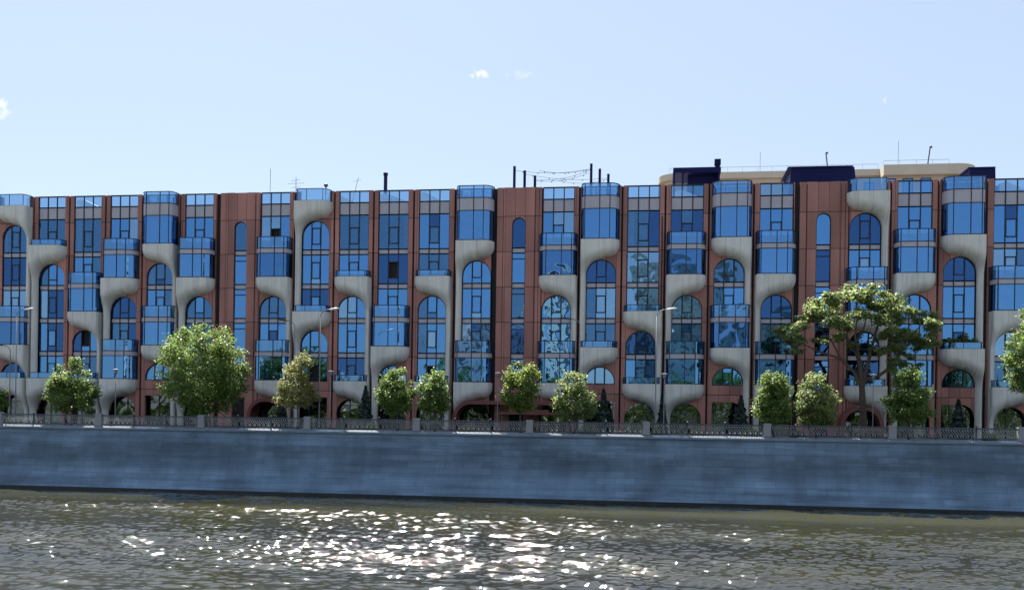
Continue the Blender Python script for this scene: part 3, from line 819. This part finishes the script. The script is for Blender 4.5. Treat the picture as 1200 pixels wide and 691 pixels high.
# ------------------------------------------------------------------ railing
YR = 87.35
post_px = [(0, 490), (115, 492), (237, 494), (362, 496), (490, 498), (622, 500), (760, 502), (900, 504), (1048, 507), (1197, 509)]
xs = [at(px, py, YR).x for px, py in post_px]
pitch = (xs[-1]-xs[0])/(len(xs)-1)
xs = [xs[0]+pitch*k for k in range(len(xs))]
print('post pitch', pitch, xs)
PZ = 6.02
plab = ['below the leftmost street lamp', 'just right of the small round tree near the left edge', 'below the biggest round tree', 'beside the sparse yellowish tree', 'between the tree pair and the left stretch', 'just left of the leafy tree with a bright ragged side',
        'below the tall lamp right of middle', 'under the pair of trees at the right', 'left of the tree in front of the big old tree', 'at the far right end']
plab = ['granite railing post '+x for x in plab]
def granite_post():
    t = MB(); t.box(-.36, .36, -.3, .3, 0, .14); t.box(-.3, .3, -.25, .25, .14, 1.02)
    P = [(-.34, -.29), (.34, -.29), (.34, .29), (-.34, .29)]
    t.slab(P, 1.02, 1.12); t.slab([(x*.8, y*.8) for x, y in P], 1.12, 1.19)
    return t.build('granite_post', [M_GRANITE])
gp = granite_post()
for k in range(len(xs)):
    o = gp if k == 0 else gp.copy()
    if k: C.objects.link(o)
    o.location = (xs[k], YR, PZ); tag(o, plab[k], 'post', 'granite posts of the river railing')
SPAN = pitch-.62
def rail_span():
    root = bpy.data.objects.new('iron_railing', None); C.objects.link(root); ROOTLOC[root.name] = Vector((0, 0, 0))
    t = MB(); t.box(0, SPAN, -.06, .06, .93, 1.05); t.build('top_rail', [M_IRON], root, local=True)
    t = MB(); t.box(0, SPAN, -.04, .04, .14, .2); t.build('bottom_rail', [M_IRON], root, local=True)
    for q in (1, 2):
        x = SPAN*q/3; t = MB(); t.box(x-.06, x+.06, -.06, .06, 0, 1.08)
        t.tube([(x, 0, 1.08), (x, 0, 1.12), (x, 0, 1.2), (x, 0, 1.26)], [.03, .075, .075, .01], 8); t.build('post', [M_IRON], root, local=True)
    for q in range(3):
        x0, x1 = SPAN*q/3+.07, SPAN*(q+1)/3-.07; t = MB(); n = 14
        for k in range(n):
            a = x0+(x1-x0)*(k+.1)/n; wdt = (x1-x0)/n*1.5
            pts = []
            for j in range(9):
                s_ = j/8; pts.append((min(x1, a+wdt*(1-s_)+.06*math.sin(2*math.pi*s_)), 0, .2+.74*s_))
            t.tube(pts, .036, 4, cap=False)
            if k % 2 == 0:
                cxr, czr = min(x1-.05, a+wdt*.8), .36
                t.tube([(cxr+.09*math.cos(w), 0, czr+.09*math.sin(w)) for w in [2*math.pi*i/8 for i in range(9)]], .026, 4, cap=False)
        t.box(x0, x1, -.015, .015, .8, .83)
        t.build('lattice', [M_LATT], root, local=True)
    return root
slab_ = ['in front of the left edge lamps and small tree', 'left of the biggest round tree', 'in front of the low dark entrance beside the biggest tree', 'in front of the dark conifer and low shrub left of the tree pair', 'below the tree pair and rounded canopy edge',
         'in front of the main entrance canopy trees', 'in front of the dark shop window with two planted beds', 'under the twin bushy trees at right', 'with the park bench seen behind it, at right']
slab_ = ['wrought iron river railing span with slanting bars, ']
rs = rail_span()
span_lab = ['in front of the small round tree at left', 'in front of the left ground floor window by the biggest tree', 'below the right flank of the biggest tree', 'with the dark conifer and low shrub behind', 'below the tree pair left of the entrance canopy',
            'in front of the main entrance canopy', 'in front of the dark shop window right of middle', 'below the twin bushy trees at right and the bench', 'below the lone tree with a pale trunk at far right']
for k in range(len(xs)-1):
    o = rs if k == 0 else copy_tree(rs)
    o.location = (xs[k]+.31, YR, PZ); tag(o, 'wrought iron railing span '+span_lab[k], 'railing', 'iron railing spans along the river wall')
for k, (x, lb) in enumerate(((xs[0]-pitch+.31, 'wrought iron railing span running out past the left end post'), (xs[-1]+.31, 'wrought iron railing span running out past the right end post'))):
    o = copy_tree(rs); o.location = (x, YR, PZ); tag(o, lb, 'railing', 'iron railing spans along the river wall')

# ------------------------------------------------------------------ lamps
def street_lamp(px, pyh, d, Y, lb, light):
    base = at(px, 480, Y); hz = at(px, pyh, Y).z
    r = thing('street_lamp', lb, 'street lamp', (base.x, Y, GZ), 'tall street lamps along the embankment')
    t = MB(); t.tube([(base.x, Y, GZ), (base.x, Y, GZ+1.2), (base.x, Y, hz-.6)], [.1, .065, .045], 8); t.build('pole', [M_POLE], r, smooth=True)
    t = MB(); t.tube([(base.x, Y, hz-.7)]+[(base.x+d*.85*(1-math.cos(w)), Y, hz-.7+.65*math.sin(w)) for w in [math.pi/2*k/6 for k in range(1, 7)]], .045, 6); t.build('arm', [M_POLE], r, smooth=True)
    t = MB(); x0 = base.x+d*.8
    t.tube([(x0, Y, hz-.06), (x0+d*.25, Y, hz-.02), (x0+d*.7, Y, hz+.05), (x0+d*1.05, Y, hz+.08)], [.04, .09, .10, .04], 8)
    t.build('lamp_head', [M_LAMP if light else M_LAMPD], r, smooth=True)
street_lamp(18, 362, 1, 91.5, 'tall street lamp with a pale head reaching right, at the left edge', True)
street_lamp(374, 362, 1, 91.5, 'tall street lamp with a pale head beside the sparse yellowish tree', True)
street_lamp(768, 362, 1, 91.5, 'tall street lamp with a pale head right of middle, before the grey ribs', True)
street_lamp(11, 404, -1, 98, 'street lamp with a dark head curving left, at the left edge', False)
street_lamp(344, 375, -1, 98, 'street lamp with a dark head rising behind the sparse yellowish tree', False)
street_lamp(678, 373, -1, 98, 'street lamp with a dark head rising behind the pale leaved tree in the middle', False)
def park_lamp(px, py, lb):
    Y = 90.6; b = at(px, 480, Y); hz = at(px, py, Y).z
    r = thing('park_lamp', lb, 'lamp post', (b.x, Y, GZ), 'flat topped lamp posts on the promenade')
    t = MB(); t.tube([(b.x, Y, GZ), (b.x, Y, GZ+.5), (b.x, Y, hz-.5)], [.07, .045, .04], 8); t.build('pole', [M_POLE], r, smooth=True)
    t = MB(); t.tube([(b.x, Y, hz-.5), (b.x, Y, hz-.08)], [.13, .16], 10); t.build('lantern', [M_POLE], r, smooth=True)
    t = MB(); t.tube([(b.x, Y, hz-.09), (b.x, Y, hz-.03), (b.x, Y, hz)], [.27, .28, .08], 14); t.build('lamp_cap', [M_LAMP], r)
park_lamp(135, 432, 'flat topped lamp post between the small round tree and the biggest tree')
park_lamp(387, 434, 'flat topped lamp post just right of the sparse yellowish tree')
park_lamp(583, 436, 'flat topped lamp post at the left side of the darkest middle tree')
park_lamp(778, 437, 'flat topped lamp post beside the tall lamp right of middle')
park_lamp(1023, 438, 'flat topped lamp post before the trunk of the big old tree')

# ------------------------------------------------------------------ bench
def bench():
    a, b = at(1005, 508, 90.2), at(1043, 508, 90.2); cx_ = (a.x+b.x)/2
    r = thing('park_bench', 'low wooden park bench seen through the railing at right', 'bench', (cx_, 90.2, GZ))
    hw = (b.x-a.x)/2
    t = MB(); [t.box(cx_-hw, cx_+hw, 89.95+.13*k, 90.06+.13*k, 6.42, 6.46) for k in range(4)]; t.build('seat', [M_WOOD], r)
    t = MB(); [t.box(cx_-hw, cx_+hw, 90.5+.02*k, 90.54+.02*k, 6.55+.13*k, 6.65+.13*k) for k in range(3)]; t.build('backrest', [M_WOOD], r)
    for sg in (-1, 1):
        t = MB(); x = cx_+sg*(hw-.25); t.box(x-.04, x+.04, 89.97, 90.03, GZ, 6.42); t.box(x-.04, x+.04, 90.43, 90.5, GZ, 6.95); t.box(x-.04, x+.04, 89.97, 90.5, 6.36, 6.418); t.build('leg', [M_IRON], r)
bench()

# ------------------------------------------------------------------ foliage
def leaf_mat(name, a, b, trans=(.25, .36, .05), tf=.4):
    m = bpy.data.materials.new(name); m.use_nodes = True; t = NT(m); p = t.n['Principled BSDF']; out = t.n['Material Output']
    at_ = t.new('ShaderNodeAttribute'); at_.attribute_name = 'rnd'
    r = t.new('ShaderNodeValToRGB'); r.color_ramp.elements[0].color = (*a, 1); r.color_ramp.elements[1].color = (*b, 1)
    t.link(at_.outputs['Fac'], r.inputs[0]); t.link(r.outputs[0], p.inputs['Base Color']); p.inputs['Roughness'].default_value = .45; p.inputs['Specular IOR Level'].default_value = .4
    tr = t.new('ShaderNodeBsdfTranslucent'); tr.inputs['Color'].default_value = (*trans, 1)
    mx = t.new('ShaderNodeMixShader'); mx.inputs[0].default_value = tf
    t.link(p.outputs[0], mx.inputs[1]); t.link(tr.outputs[0], mx.inputs[2]); t.link(mx.outputs[0], out.inputs['Surface'])
    return m
LM = {'green': leaf_mat('leaf_green', (.032, .068, .016), (.10, .15, .032), (.28, .40, .11), .45),
      'deep': leaf_mat('leaf_deep', (.035, .065, .018), (.10, .14, .035), (.38, .48, .12), .48),
      'yellow': leaf_mat('leaf_yellow', (.08, .09, .03), (.2, .19, .075), (.40, .42, .16), .48),
      'pale': leaf_mat('leaf_pale', (.045, .075, .026), (.13, .165, .055), (.36, .45, .17), .48),
      'conifer': leaf_mat('conifer', (.016, .034, .028), (.04, .065, .05), (.05, .09, .05), .2)}

def leaf_mesh(name, cent, nrm, size, mat_, parent, aspect=1.5):
    """many small leaf-shaped quads"""
    n = len(cent)
    nrm = nrm/np.linalg.norm(nrm, axis=1, keepdims=True)
    ref = rng.normal(size=(n, 3)); t1 = np.cross(nrm, ref); t1 /= np.linalg.norm(t1, axis=1, keepdims=True)+1e-9
    t2 = np.cross(nrm, t1)
    sz = (size*rng.uniform(.6, 1.3, n))[:, None]
    a = t1*sz*aspect*.5; b = t2*sz*.5; fold = nrm*sz*.12
    V = np.stack([cent-a, cent-b+fold, cent+a, cent+b+fold], 1).reshape(-1, 3)
    me = bpy.data.meshes.new(name); me.vertices.add(4*n); me.vertices.foreach_set('co', V.astype(np.float32).ravel())
    me.loops.add(4*n); me.loops.foreach_set('vertex_index', np.arange(4*n, dtype=np.int32))
    me.polygons.add(n); me.polygons.foreach_set('loop_start', np.arange(0, 4*n, 4, dtype=np.int32)); me.polygons.foreach_set('loop_total', np.full(n, 4, dtype=np.int32))
    at_ = me.attributes.new('rnd', 'FLOAT', 'FACE'); at_.data.foreach_set('value', np.clip(rng.normal(.5, .28, n), 0, 1).astype(np.float32))
    me.materials.append(mat_); me.update(); me.validate()
    o = bpy.data.objects.new(name, me); C.objects.link(o)
    if parent is not None: o.parent = parent
    return o

def clumps_in(shape, W, H, n, jit=.16):
    """clump centres in a crown box of width W, height H with base at z=0"""
    out = []
    tries = 0
    while len(out) < n and tries < 20000:
        tries += 1
        x, y, z = rng.uniform(-1, 1), rng.uniform(-1, 1), rng.uniform(0, 1)
        if shape == 'round': rr = math.sqrt(max(0, 1-((z-.45)/.55)**2)) if z > .45 else math.sqrt(max(0, 1-((z-.45)/.47)**2))
        elif shape == 'cone': rr = (1-z)**.62*min(1, .6+z*4)*1.05
        elif shape == 'egg': rr = (math.sin(math.pi*min(1, .12+z*.88)**.75))**.8
        else: rr = 1
        q = math.hypot(x, y)
        if q < rr*.98 and q > rr*.35*rng.uniform(0, 1.2): out.append((x*W/2*(1-jit*.3), y*W/2*(1-jit*.3), z*H))
    return np.array(out)

def tree(label, px, pxw, pyt, pyb, Y, shape, kind, ntot, csize=.75, leaf=.2, trunk_r=.1, trunk_px=None, group='young trees along the promenade', lean=0., name='leafy_tree'):
    base = at(trunk_px or px, 490, Y); zt = at(px, pyt, Y).z; zb = at(px, pyb, Y).z
    W = abs(at(px+pxw/2, 450, Y).x-at(px-pxw/2, 450, Y).x); H = zt-zb
    cxw = at(px, 450, Y).x
    r = thing(name, label, 'tree', (base.x, Y, GZ), group)
    off = np.array([cxw-base.x, 0, zb-GZ])
    ntot = int(ntot*2.7); nc = max(20, int(ntot/95)); cc = clumps_in(shape, W-csize*.45, H-csize*.5, nc)+off+np.array([0, 0, csize*.2])
    # uneven outline: lopsided clump sizes
    cs = csize*rng.uniform(.45, 1.15, len(cc))
    t = MB(); top = Vector((off[0]*.8, 0, off[2]+H*.75))
    pts = [Vector((0, 0, -.05)), Vector((off[0]*.1, 0, off[2]*.5)), Vector((off[0]*.5, .05, off[2]+H*.2)), top]
    t.tube(pts, [trunk_r*1.25, trunk_r, trunk_r*.75, trunk_r*.15], 8)
    for k in rng.choice(len(cc), min(len(cc), 22), replace=False):
        e = Vector(cc[k]); zz = max(off[2]*.9, e.z-.35*math.hypot(e.x, e.y)-.3); zz = min(zz, top.z)
        s_ = Vector((off[0]*.5, .02, zz)); mid = s_.lerp(e, .5)+Vector((0, 0, -.08))
        t.tube([s_, mid, e], [trunk_r*.42, trunk_r*.25, trunk_r*.08], 5, cap=False)
    t.build('trunk', [M_BARK], r, smooth=True, local=True)
    reps = np.maximum(6, (ntot*(cs**2)/(cs**2).sum()).astype(int))
    idx = np.repeat(np.arange(len(cc)), reps); n = len(idx)
    d = rng.normal(size=(n, 3)); d /= np.linalg.norm(d, axis=1, keepdims=True)
    rad = cs[idx][:, None]*np.abs(rng.normal(.62, .28, (n, 1)))
    P = cc[idx]+d*rad*np.array([1, 1, .75])
    nr = d*.8+np.array([0, 0, .5])+rng.normal(size=(n, 3))*.55
    leaf_mesh('crown', P, nr, leaf*.70, LM[kind], r)
    return r
TY = 89.9
tree('small round tree with a dense crown near the left edge', 84, 58, 414, 484, TY, 'egg', 'green', 4200, .72, .21)
tree('biggest round tree with a broad bright crown, left of the first pier', 237, 106, 377, 486, TY, 'round', 'green', 11000, 1.05, .22, .16)
tree('sparse yellowish tree with a narrow ragged crown', 349, 58, 404, 476, TY, 'cone', 'yellow', 3200, .66, .19, .08)
tree('left tree of the small tree pair', 466, 50, 423, 484, TY, 'egg', 'green', 3300, .66, .2, .1)
tree('right tree of the small tree pair', 510, 44, 427, 482, TY, 'egg', 'green', 2900, .62, .2, .1)
tree('darkest leafy tree in front of the main entrance', 610, 54, 421, 484, TY, 'round', 'deep', 3300, .7, .2, .1)
tree('pale leaved ragged tree right of the main entrance', 673, 54, 426, 494, TY, 'egg', 'pale', 3600, .66, .19, .1)
tree('pointed left tree of the twin trees beside the dark pier', 907, 54, 424, 494, 88.5, 'cone', 'green', 4000, .72, .21, .1)
tree('broader right tree of the twin trees, pale and loose', 957, 56, 432, 500, 88.5, 'egg', 'pale', 3800, .72, .2, .1)
tree('bright cone shaped tree with a pale trunk before the big old tree', 1065, 64, 420, 492, 88.5, 'cone', 'green', 4600, .75, .21, .11)
tree('tree cut off by the right edge of the view', 1206, 60, 350, 460, TY, 'egg', 'green', 4200, .85, .22, .13)
tree('low leafy shrub tree at the very left edge', 0, 22, 446, 486, TY, 'egg', 'green', 900, .5, .2, .06)

# the big old tree: bare forking trunk, flat open crown
def big_tree():
    Y = 94.0; b = at(1010, 500, Y)
    r = thing('old_tree', 'big old dark trunked tree with a wide flat open crown', 'tree', (b.x, Y, GZ))
    L = lambda px, py, dy=0.: at(px, py, Y+dy)-Vector((b.x, 0, GZ))-Vector((0, Y, 0))
    t = MB()
    def limb(pts, r0, r1):
        P = [L(*p) if len(p) == 3 else L(p[0], p[1]) for p in pts]; n = len(P)
        t.tube(P, [r0+(r1-r0)*k/(n-1) for k in range(n)], 7, cap=False)
    fork = (1010, 455)
    limb([(1012, 505), (1011, 480), fork], .36, .27)
    limb([fork, (1008, 425), (1000, 405), (985, 388), (975, 372)], .26, .07)
    limb([fork, (1000, 435), (985, 420), (960, 412), (935, 400)], .2, .05)
    limb([fork, (1016, 430), (1022, 405, 1), (1030, 375, 1), (1035, 350, 1)], .22, .05)
    limb([(1013, 445), (1030, 440), (1050, 425, -1), (1062, 400, -1), (1080, 380, -1)], .18, .05)
    limb([(1008, 425), (1002, 395, -1), (1005, 365, -1)], .15, .04)
    limb([(1000, 405), (1012, 385, 1), (1018, 360, 1)], .12, .03)
    limb([(985, 420), (975, 400), (960, 385)], .1, .03)
    limb([(1050, 425, -1), (1055, 405, -1), (1050, 385, -1)], .09, .03)
    t.build('trunk', [M_BARK], r, smooth=True, local=True)
    cl = []
    spec = [(925, 390, 1.3, .8), (945, 375, .9, 1.), (970, 355, 1.5, .9), (990, 345, 1.4, .8), (1015, 350, 1.6, .9), (1040, 356, 1.6, .9), (1062, 368, 1.5, .9), (1085, 372, 1.4, .9), (1097, 378, .9, .7),
            (975, 372, 1.5, .8), (1005, 366, 1.5, .8), (1030, 374, 1.5, .8), (1055, 388, 1.5, .9), (1070, 395, 1.2, .9), (958, 362, 1.0, .8), (1048, 405, 1.1, .8), (990, 382, 1.0, .6), (1078, 405, .7, .7), (938, 405, .8, .6), (1060, 415, .7, .6), (965, 400, .7, .5), (930, 398, .8, .6), (1088, 398, .9, .7), (1052, 424, .9, .8), (1072, 428, .7, .7), (1035, 392, .9, .6), (980, 398, .8, .5), (1030, 412, .7, .6), (1000, 408, .6, .5), (1062, 438, .7, .6), (1042, 432, .6, .6), (1095, 388, .7, .6), (1022, 338, .8, .6)]
    for px, py, a, hgt in spec:
        for k in range(6):
            p = L(px, py, rng.uniform(-2.2, 2.2)); cl.append(((p.x+rng.normal()*a*.5, p.y, p.z+rng.normal()*hgt*.38), a*rng.uniform(.3, .6)))
    cc = np.array([c for c, _ in cl]); cs = np.array([c for _, c in cl])
    ntot = 24000; reps = np.maximum(10, (ntot*(cs**2)/(cs**2).sum()).astype(int)); idx = np.repeat(np.arange(len(cc)), reps); n = len(idx)
    d = rng.normal(size=(n, 3)); d /= np.linalg.norm(d, axis=1, keepdims=True)
    P = cc[idx]+d*cs[idx][:, None]*np.abs(rng.normal(.7, .3, (n, 1)))*np.array([1.2, 1, .65])
    leaf_mesh('crown', P, d*.7+np.array([0, 0, .6])+rng.normal(size=(n, 3))*.5, .18, LM['pale'], r)
big_tree()

def conifer(label, px, pyt, wpx, Y=100.2):
    base = at(px, 490, Y); zt = at(px, pyt, Y).z; W = wpx/11.2; H = zt-GZ
    r = thing('small_conifer', label, 'tree', (base.x, Y, GZ), 'small dark conifers by the ground floor')
    t = MB(); t.tube([(0, 0, 0), (0, 0, H*.9)], [.08, .02], 6); t.build('trunk', [M_BARK], r, local=True)
    n = 1500; z = rng.uniform(.04, 1, n)**1.25; lay = .9+.1*np.sin(z*33+rng.uniform(0, 6))+rng.normal(size=n)*.08; rr = W/2*(1-z)**.85*lay*np.sqrt(rng.uniform(.15, 1, n)); w = rng.uniform(0, 2*math.pi, n)
    P = np.stack([rr*np.cos(w), rr*np.sin(w), z*H-.12*rr], 1); nr = np.stack([np.cos(w), np.sin(w), np.full(n, 1.)], 1)+rng.normal(size=(n, 3))*.5
    leaf_mesh('crown', P, nr, .17, LM['conifer'], r, 2.2)
conifer('dark conifer left of the small tree pair', 428, 452, 26)
conifer('dark conifer just right of the pale ragged tree', 707, 456, 26)
conifer('dark conifer behind the lamp posts right of middle', 776, 462, 16)
conifer('dark conifer left of the twin trees', 868, 464, 28)
conifer('dark conifer in front of the arched shop window at far right', 1123, 468, 26)
conifer('dark conifer behind the lower left of the biggest tree', 330, 470, 20)
def shrub(label, px, py, wpx, hpx, kind, Y=89.8):
    p = at(px, py, Y); r_ = wpx/13/2; h = max(.55, hpx/13)
    n = 420; d = rng.normal(size=(n, 3)); d[:, 2] = np.abs(d[:, 2]); d /= np.linalg.norm(d, axis=1, keepdims=True)
    P = d*np.array([r_, r_*.7, h])*rng.uniform(.5, 1.05, (n, 1))
    r = thing('shrub', label, 'shrub', (p.x, Y, GZ), 'low shrubs behind the railing')
    t = MB(); [t.tube([(0, 0, 0), (x*.5*r_, .1*x, h*.6)], [.03, .01], 5) for x in (-1, 0, 1)]; t.build('stem', [M_BARK], r, local=True)
    leaf_mesh('foliage', P, d+rng.normal(size=(n, 3))*.5, .14, LM[kind], r)
shrub('low bright shrub behind the railing left of the tree pair', 435, 496, 20, 9, 'pale')
shrub('low yellowish shrub behind the railing below the canopy edge', 547, 498, 22, 9, 'yellow')
shrub('low brownish shrub just right of the tall lamp right of middle', 769, 500, 14, 8, 'yellow')
shrub('low brownish shrub before the dark shop window', 819, 501, 22, 8, 'yellow')
shrub('low bright shrub left of the twin trees', 880, 504, 24, 9, 'pale')
shrub('low bright shrub between the twin trees', 935, 506, 18, 8, 'green')
shrub('low bright shrub beside the right end post', 1160, 511, 18, 9, 'pale')
shrub('low shrub at the foot of the pale ragged tree', 690, 494, 26, 12, 'pale')
# potted plants on the balcony rail at right
for px, lb in ((1112, 'leftmost potted plant on the balcony of plants at right'), (1122, 'potted plant second from left on the balcony at right'), (1131, 'tallest potted plant on the balcony of plants at right'), (1141, 'rightmost potted plant on the balcony of plants at right')):
    p = at(px, 400, 102.5); zf = FL[3]-.02
    r = thing('potted_plant', lb, 'plant', (p.x, 102.4, zf), 'potted plants on a balcony')
    t = MB(); t.tube([(0, 0, 0), (0, 0, .35)], [.13, .18], 8); t.build('pot', [M_BEIGE], r, local=True)
    h = 1.3 if 'tallest' in lb else .8
    n = 160; d = rng.normal(size=(n, 3)); d /= np.linalg.norm(d, axis=1, keepdims=True)
    leaf_mesh('foliage', d*np.array([.36, .3, h*.5])*rng.uniform(.3, 1, (n, 1))+np.array([0, 0, .4+h*.5]), d+rng.normal(size=(n, 3))*.5, .16, LM['deep'], r)

# ------------------------------------------------------------------ water
def water_mat():
    m = bpy.data.materials.new('river_water'); m.use_nodes = True; t = NT(m); p = t.n['Principled BSDF']
    p.inputs['Base Color'].default_value = (.011, .0105, .002, 1); p.inputs['Roughness'].default_value = .035; p.inputs['IOR'].default_value = 2.2
    tc = t.new('ShaderNodeTexCoord')
    mp = t.new('ShaderNodeMapping'); mp.inputs['Scale'].default_value = (1.25, 1.0, 1); t.link(tc.outputs['Object'], mp.inputs['Vector'])
    n1 = t.new('ShaderNodeTexNoise'); n1.inputs['Scale'].default_value = 9; n1.inputs['Detail'].default_value = 3; t.link(mp.outputs[0], n1.inputs['Vector'])
    # patches of rougher and smoother water, long across the river
    mp2 = t.new('ShaderNodeMapping'); mp2.inputs['Scale'].default_value = (.02, .1, 1); t.link(tc.outputs['Object'], mp2.inputs['Vector'])
    n2 = t.new('ShaderNodeTexNoise'); n2.inputs['Scale'].default_value = 1; n2.inputs['Detail'].default_value = 3; t.link(mp2.outputs[0], n2.inputs['Vector'])
    mr = t.new('ShaderNodeMapRange'); mr.inputs['From Min'].default_value = .35; mr.inputs['From Max'].default_value = .65; mr.inputs['To Min'].default_value = .007; mr.inputs['To Max'].default_value = .02
    t.link(n2.outputs['Fac'], mr.inputs['Value'])
    bp = t.new('ShaderNodeBump'); bp.inputs['Strength'].default_value = 1; spw = t.new('ShaderNodeSeparateXYZ'); t.link(tc.outputs['Object'], spw.inputs[0])
    cal = t.new('ShaderNodeMapRange'); cal.inputs['From Min'].default_value = 71.5; cal.inputs['From Max'].default_value = 75.5; cal.inputs['To Min'].default_value = 1; cal.inputs['To Max'].default_value = .75; t.link(spw.outputs['Y'], cal.inputs['Value'])
    dm = t.new('ShaderNodeMath', operation='MULTIPLY'); t.link(mr.outputs[0], dm.inputs[0]); t.link(cal.outputs[0], dm.inputs[1])
    t.link(dm.outputs[0], bp.inputs['Distance'])
    # silty shallow water along the foot of the wall, patchy
    sh = t.new('ShaderNodeMapRange'); sh.inputs['From Min'].default_value = 69.; sh.inputs['From Max'].default_value = 77.; sh.inputs['To Min'].default_value = .42; t.link(spw.outputs['Y'], sh.inputs['Value'])
    ps = t.new('ShaderNodeMath', operation='MULTIPLY'); t.link(sh.outputs[0], ps.inputs[0]); pr_ = t.new('ShaderNodeMapRange'); pr_.inputs['From Min'].default_value = .38; pr_.inputs['From Max'].default_value = .6; t.link(n2.outputs['Fac'], pr_.inputs['Value']); t.link(pr_.outputs[0], ps.inputs[1])
    cm = t.new('ShaderNodeMix', data_type='RGBA'); t.link(ps.outputs[0], cm.inputs['Factor']); cm.inputs[6].default_value = (.012, .011, .0022, 1); cm.inputs[7].default_value = (.048, .045, .018, 1)
    t.link(cm.outputs[2], p.inputs['Base Color']); t.link(n1.outputs['Fac'], bp.inputs['Height'])
    t.link(bp.outputs[0], p.inputs['Normal'])
    return m
M_WATER = water_mat()
def water():
    nx, ny = 1500, 760
    x = np.linspace(-95, 75, nx); y = 30+(86.2-30)*np.linspace(0, 1, ny)
    X, Y = np.meshgrid(x, y)
    Z = np.zeros_like(X)
    for k in range(64):
        lam = 10**rng.uniform(math.log10(.27), math.log10(1.2)); th = rng.normal(R(87), R(38)); kk = 2*math.pi/lam
        if k >= 50: lam = rng.uniform(1.8, 4.5); th = rng.normal(R(88), R(13)); kk = 2*math.pi/lam
        amp = (.0118 if k < 50 else .0085)*lam*rng.uniform(.5, 1.2)
        ph = kk*(X*math.cos(th)+Y*math.sin(th))+rng.uniform(0, 6.28)+.6*np.sin(X*rng.uniform(.05, .2)+Y*rng.uniform(.1, .3)+rng.uniform(0, 6))
        Z += amp*(np.sin(ph)+.25*np.cos(2*ph))
    mod = .75+.25*np.sin(X*.05+1.3*np.sin(Y*.11))*np.sin(Y*.23+.8*np.sin(X*.07))
    far = np.clip((Y-71)/4, 0, 1); mod *= 1-.38*far
    edge = np.clip(np.minimum(np.minimum(X+95, 75-X), Y-30)/2, 0, 1)
    Z *= mod*edge
    me = bpy.data.meshes.new('river'); V = np.stack([X, Y, Z], 2).reshape(-1, 3).astype(np.float32)
    me.vertices.add(len(V)); me.vertices.foreach_set('co', V.ravel())
    i = np.arange(nx*ny).reshape(ny, nx); q = np.stack([i[:-1, :-1], i[:-1, 1:], i[1:, 1:], i[1:, :-1]], 2).reshape(-1, 4); n = len(q)
    # surrounding flat sheet joins the patch edge
    ext = np.array([(-3000, -900), (3000, -900), (3000, 86.2), (-3000, 86.2)], dtype=float)
    me.loops.add(4*n); me.loops.foreach_set('vertex_index', q.astype(np.int32).ravel())
    me.polygons.add(n); me.polygons.foreach_set('loop_start', np.arange(0, 4*n, 4, dtype=np.int32)); me.polygons.foreach_set('loop_total', np.full(n, 4, dtype=np.int32))
    me.polygons.foreach_set('use_smooth', np.ones(n, dtype=bool))
    me.materials.append(M_WATER); me.update(); me.validate()
    o = bpy.data.objects.new('river', me); C.objects.link(o); tag(o, kind='structure')
    mb = MB()
    for x0, x1, y0, y1 in ((-3000, -95, -60, 86.2), (75, 3000, -60, 86.2), (-95, 75, -60, 30)):
        mb.poly([(x0, y0, 0), (x1, y0, 0), (x1, y1, 0), (x0, y1, 0)])
    tag(mb.build('water', [M_WATER]), kind='structure')
water()

# ------------------------------------------------------------------ the bank behind the camera, seen mirrored in the panes
mb = MB(); mb.poly([(-3000, -3000, 3.5), (3000, -3000, 3.5), (3000, -60, 3.5), (-3000, -60, 3.5)]); mb.poly([(-3000, -60, 3.5), (3000, -60, 3.5), (3000, -59.9, -1), (-3000, -59.9, -1)])
tag(mb.build('far_bank_ground', [M_GRASSY]), kind='structure')
n = 26000
xx = rng.uniform(-170, 150, n); hmax = 11+5*np.sin(xx*.09)+3*np.sin(xx*.31+1)+2*np.sin(xx*.8)
zz = 3.5+hmax*np.sqrt(rng.uniform(0, 1, n)); yy = -68+rng.normal(size=n)*2.5
P = np.stack([xx, yy, zz], 1)
o = leaf_mesh('treeline', P, rng.normal(size=(n, 3))+np.array([0, .6, .6]), 1.0, LM['green'], None, 1.3); tag(o, 'green tree belt on the opposite bank, mirrored in the lower windows', 'treeline', kind='stuff')
M_TOWER = mat('grey_green_render', (.085, .12, .125), .8, .3, .15)
M_DIMWIN = mat('far_window', (.03, .04, .05), .4, .3, .3)
def mirror_block(x0, x1, y0, h, m, lb):
    r = thing('tower_block', lb, 'building', ((x0+x1)/2, y0, 3.5))
    t = MB(); t.box(x0, x1, y0-14, y0, 3.5, 3.5+h); t.build('wall', [m], r)
    t = MB()
    nxw = int((x1-x0)/3.2); nz = int(h/3.3)
    for i in range(nxw):
        for j in range(nz):
            xa = x0+.8+i*(x1-x0-.8)/nxw; t.box(xa, xa+1.6, y0-.05, y0+.04, 4.6+j*3.3, 6.3+j*3.3)
    t.build('window_grid', [M_DIMWIN], r)
mirror_block(-60, -38, -80, 31, M_ROOM2, 'grey block across the river, mirrored left of the middle pier')
mirror_block(-33, -26, -80, 47, M_BEIGEB, 'slim white tower across the river, mirrored beside the middle pier')
mirror_block(-6, 22, -92, 52, M_TOWER, 'tall grey green tower across the river, mirrored right of middle')
mirror_block(26, 48, -84, 36, M_TOWER, 'lower grey green block across the river, mirrored near the dark pier')
mirror_block(-130, -95, -78, 20, M_WHITE, 'low white block across the river, mirrored at the left')
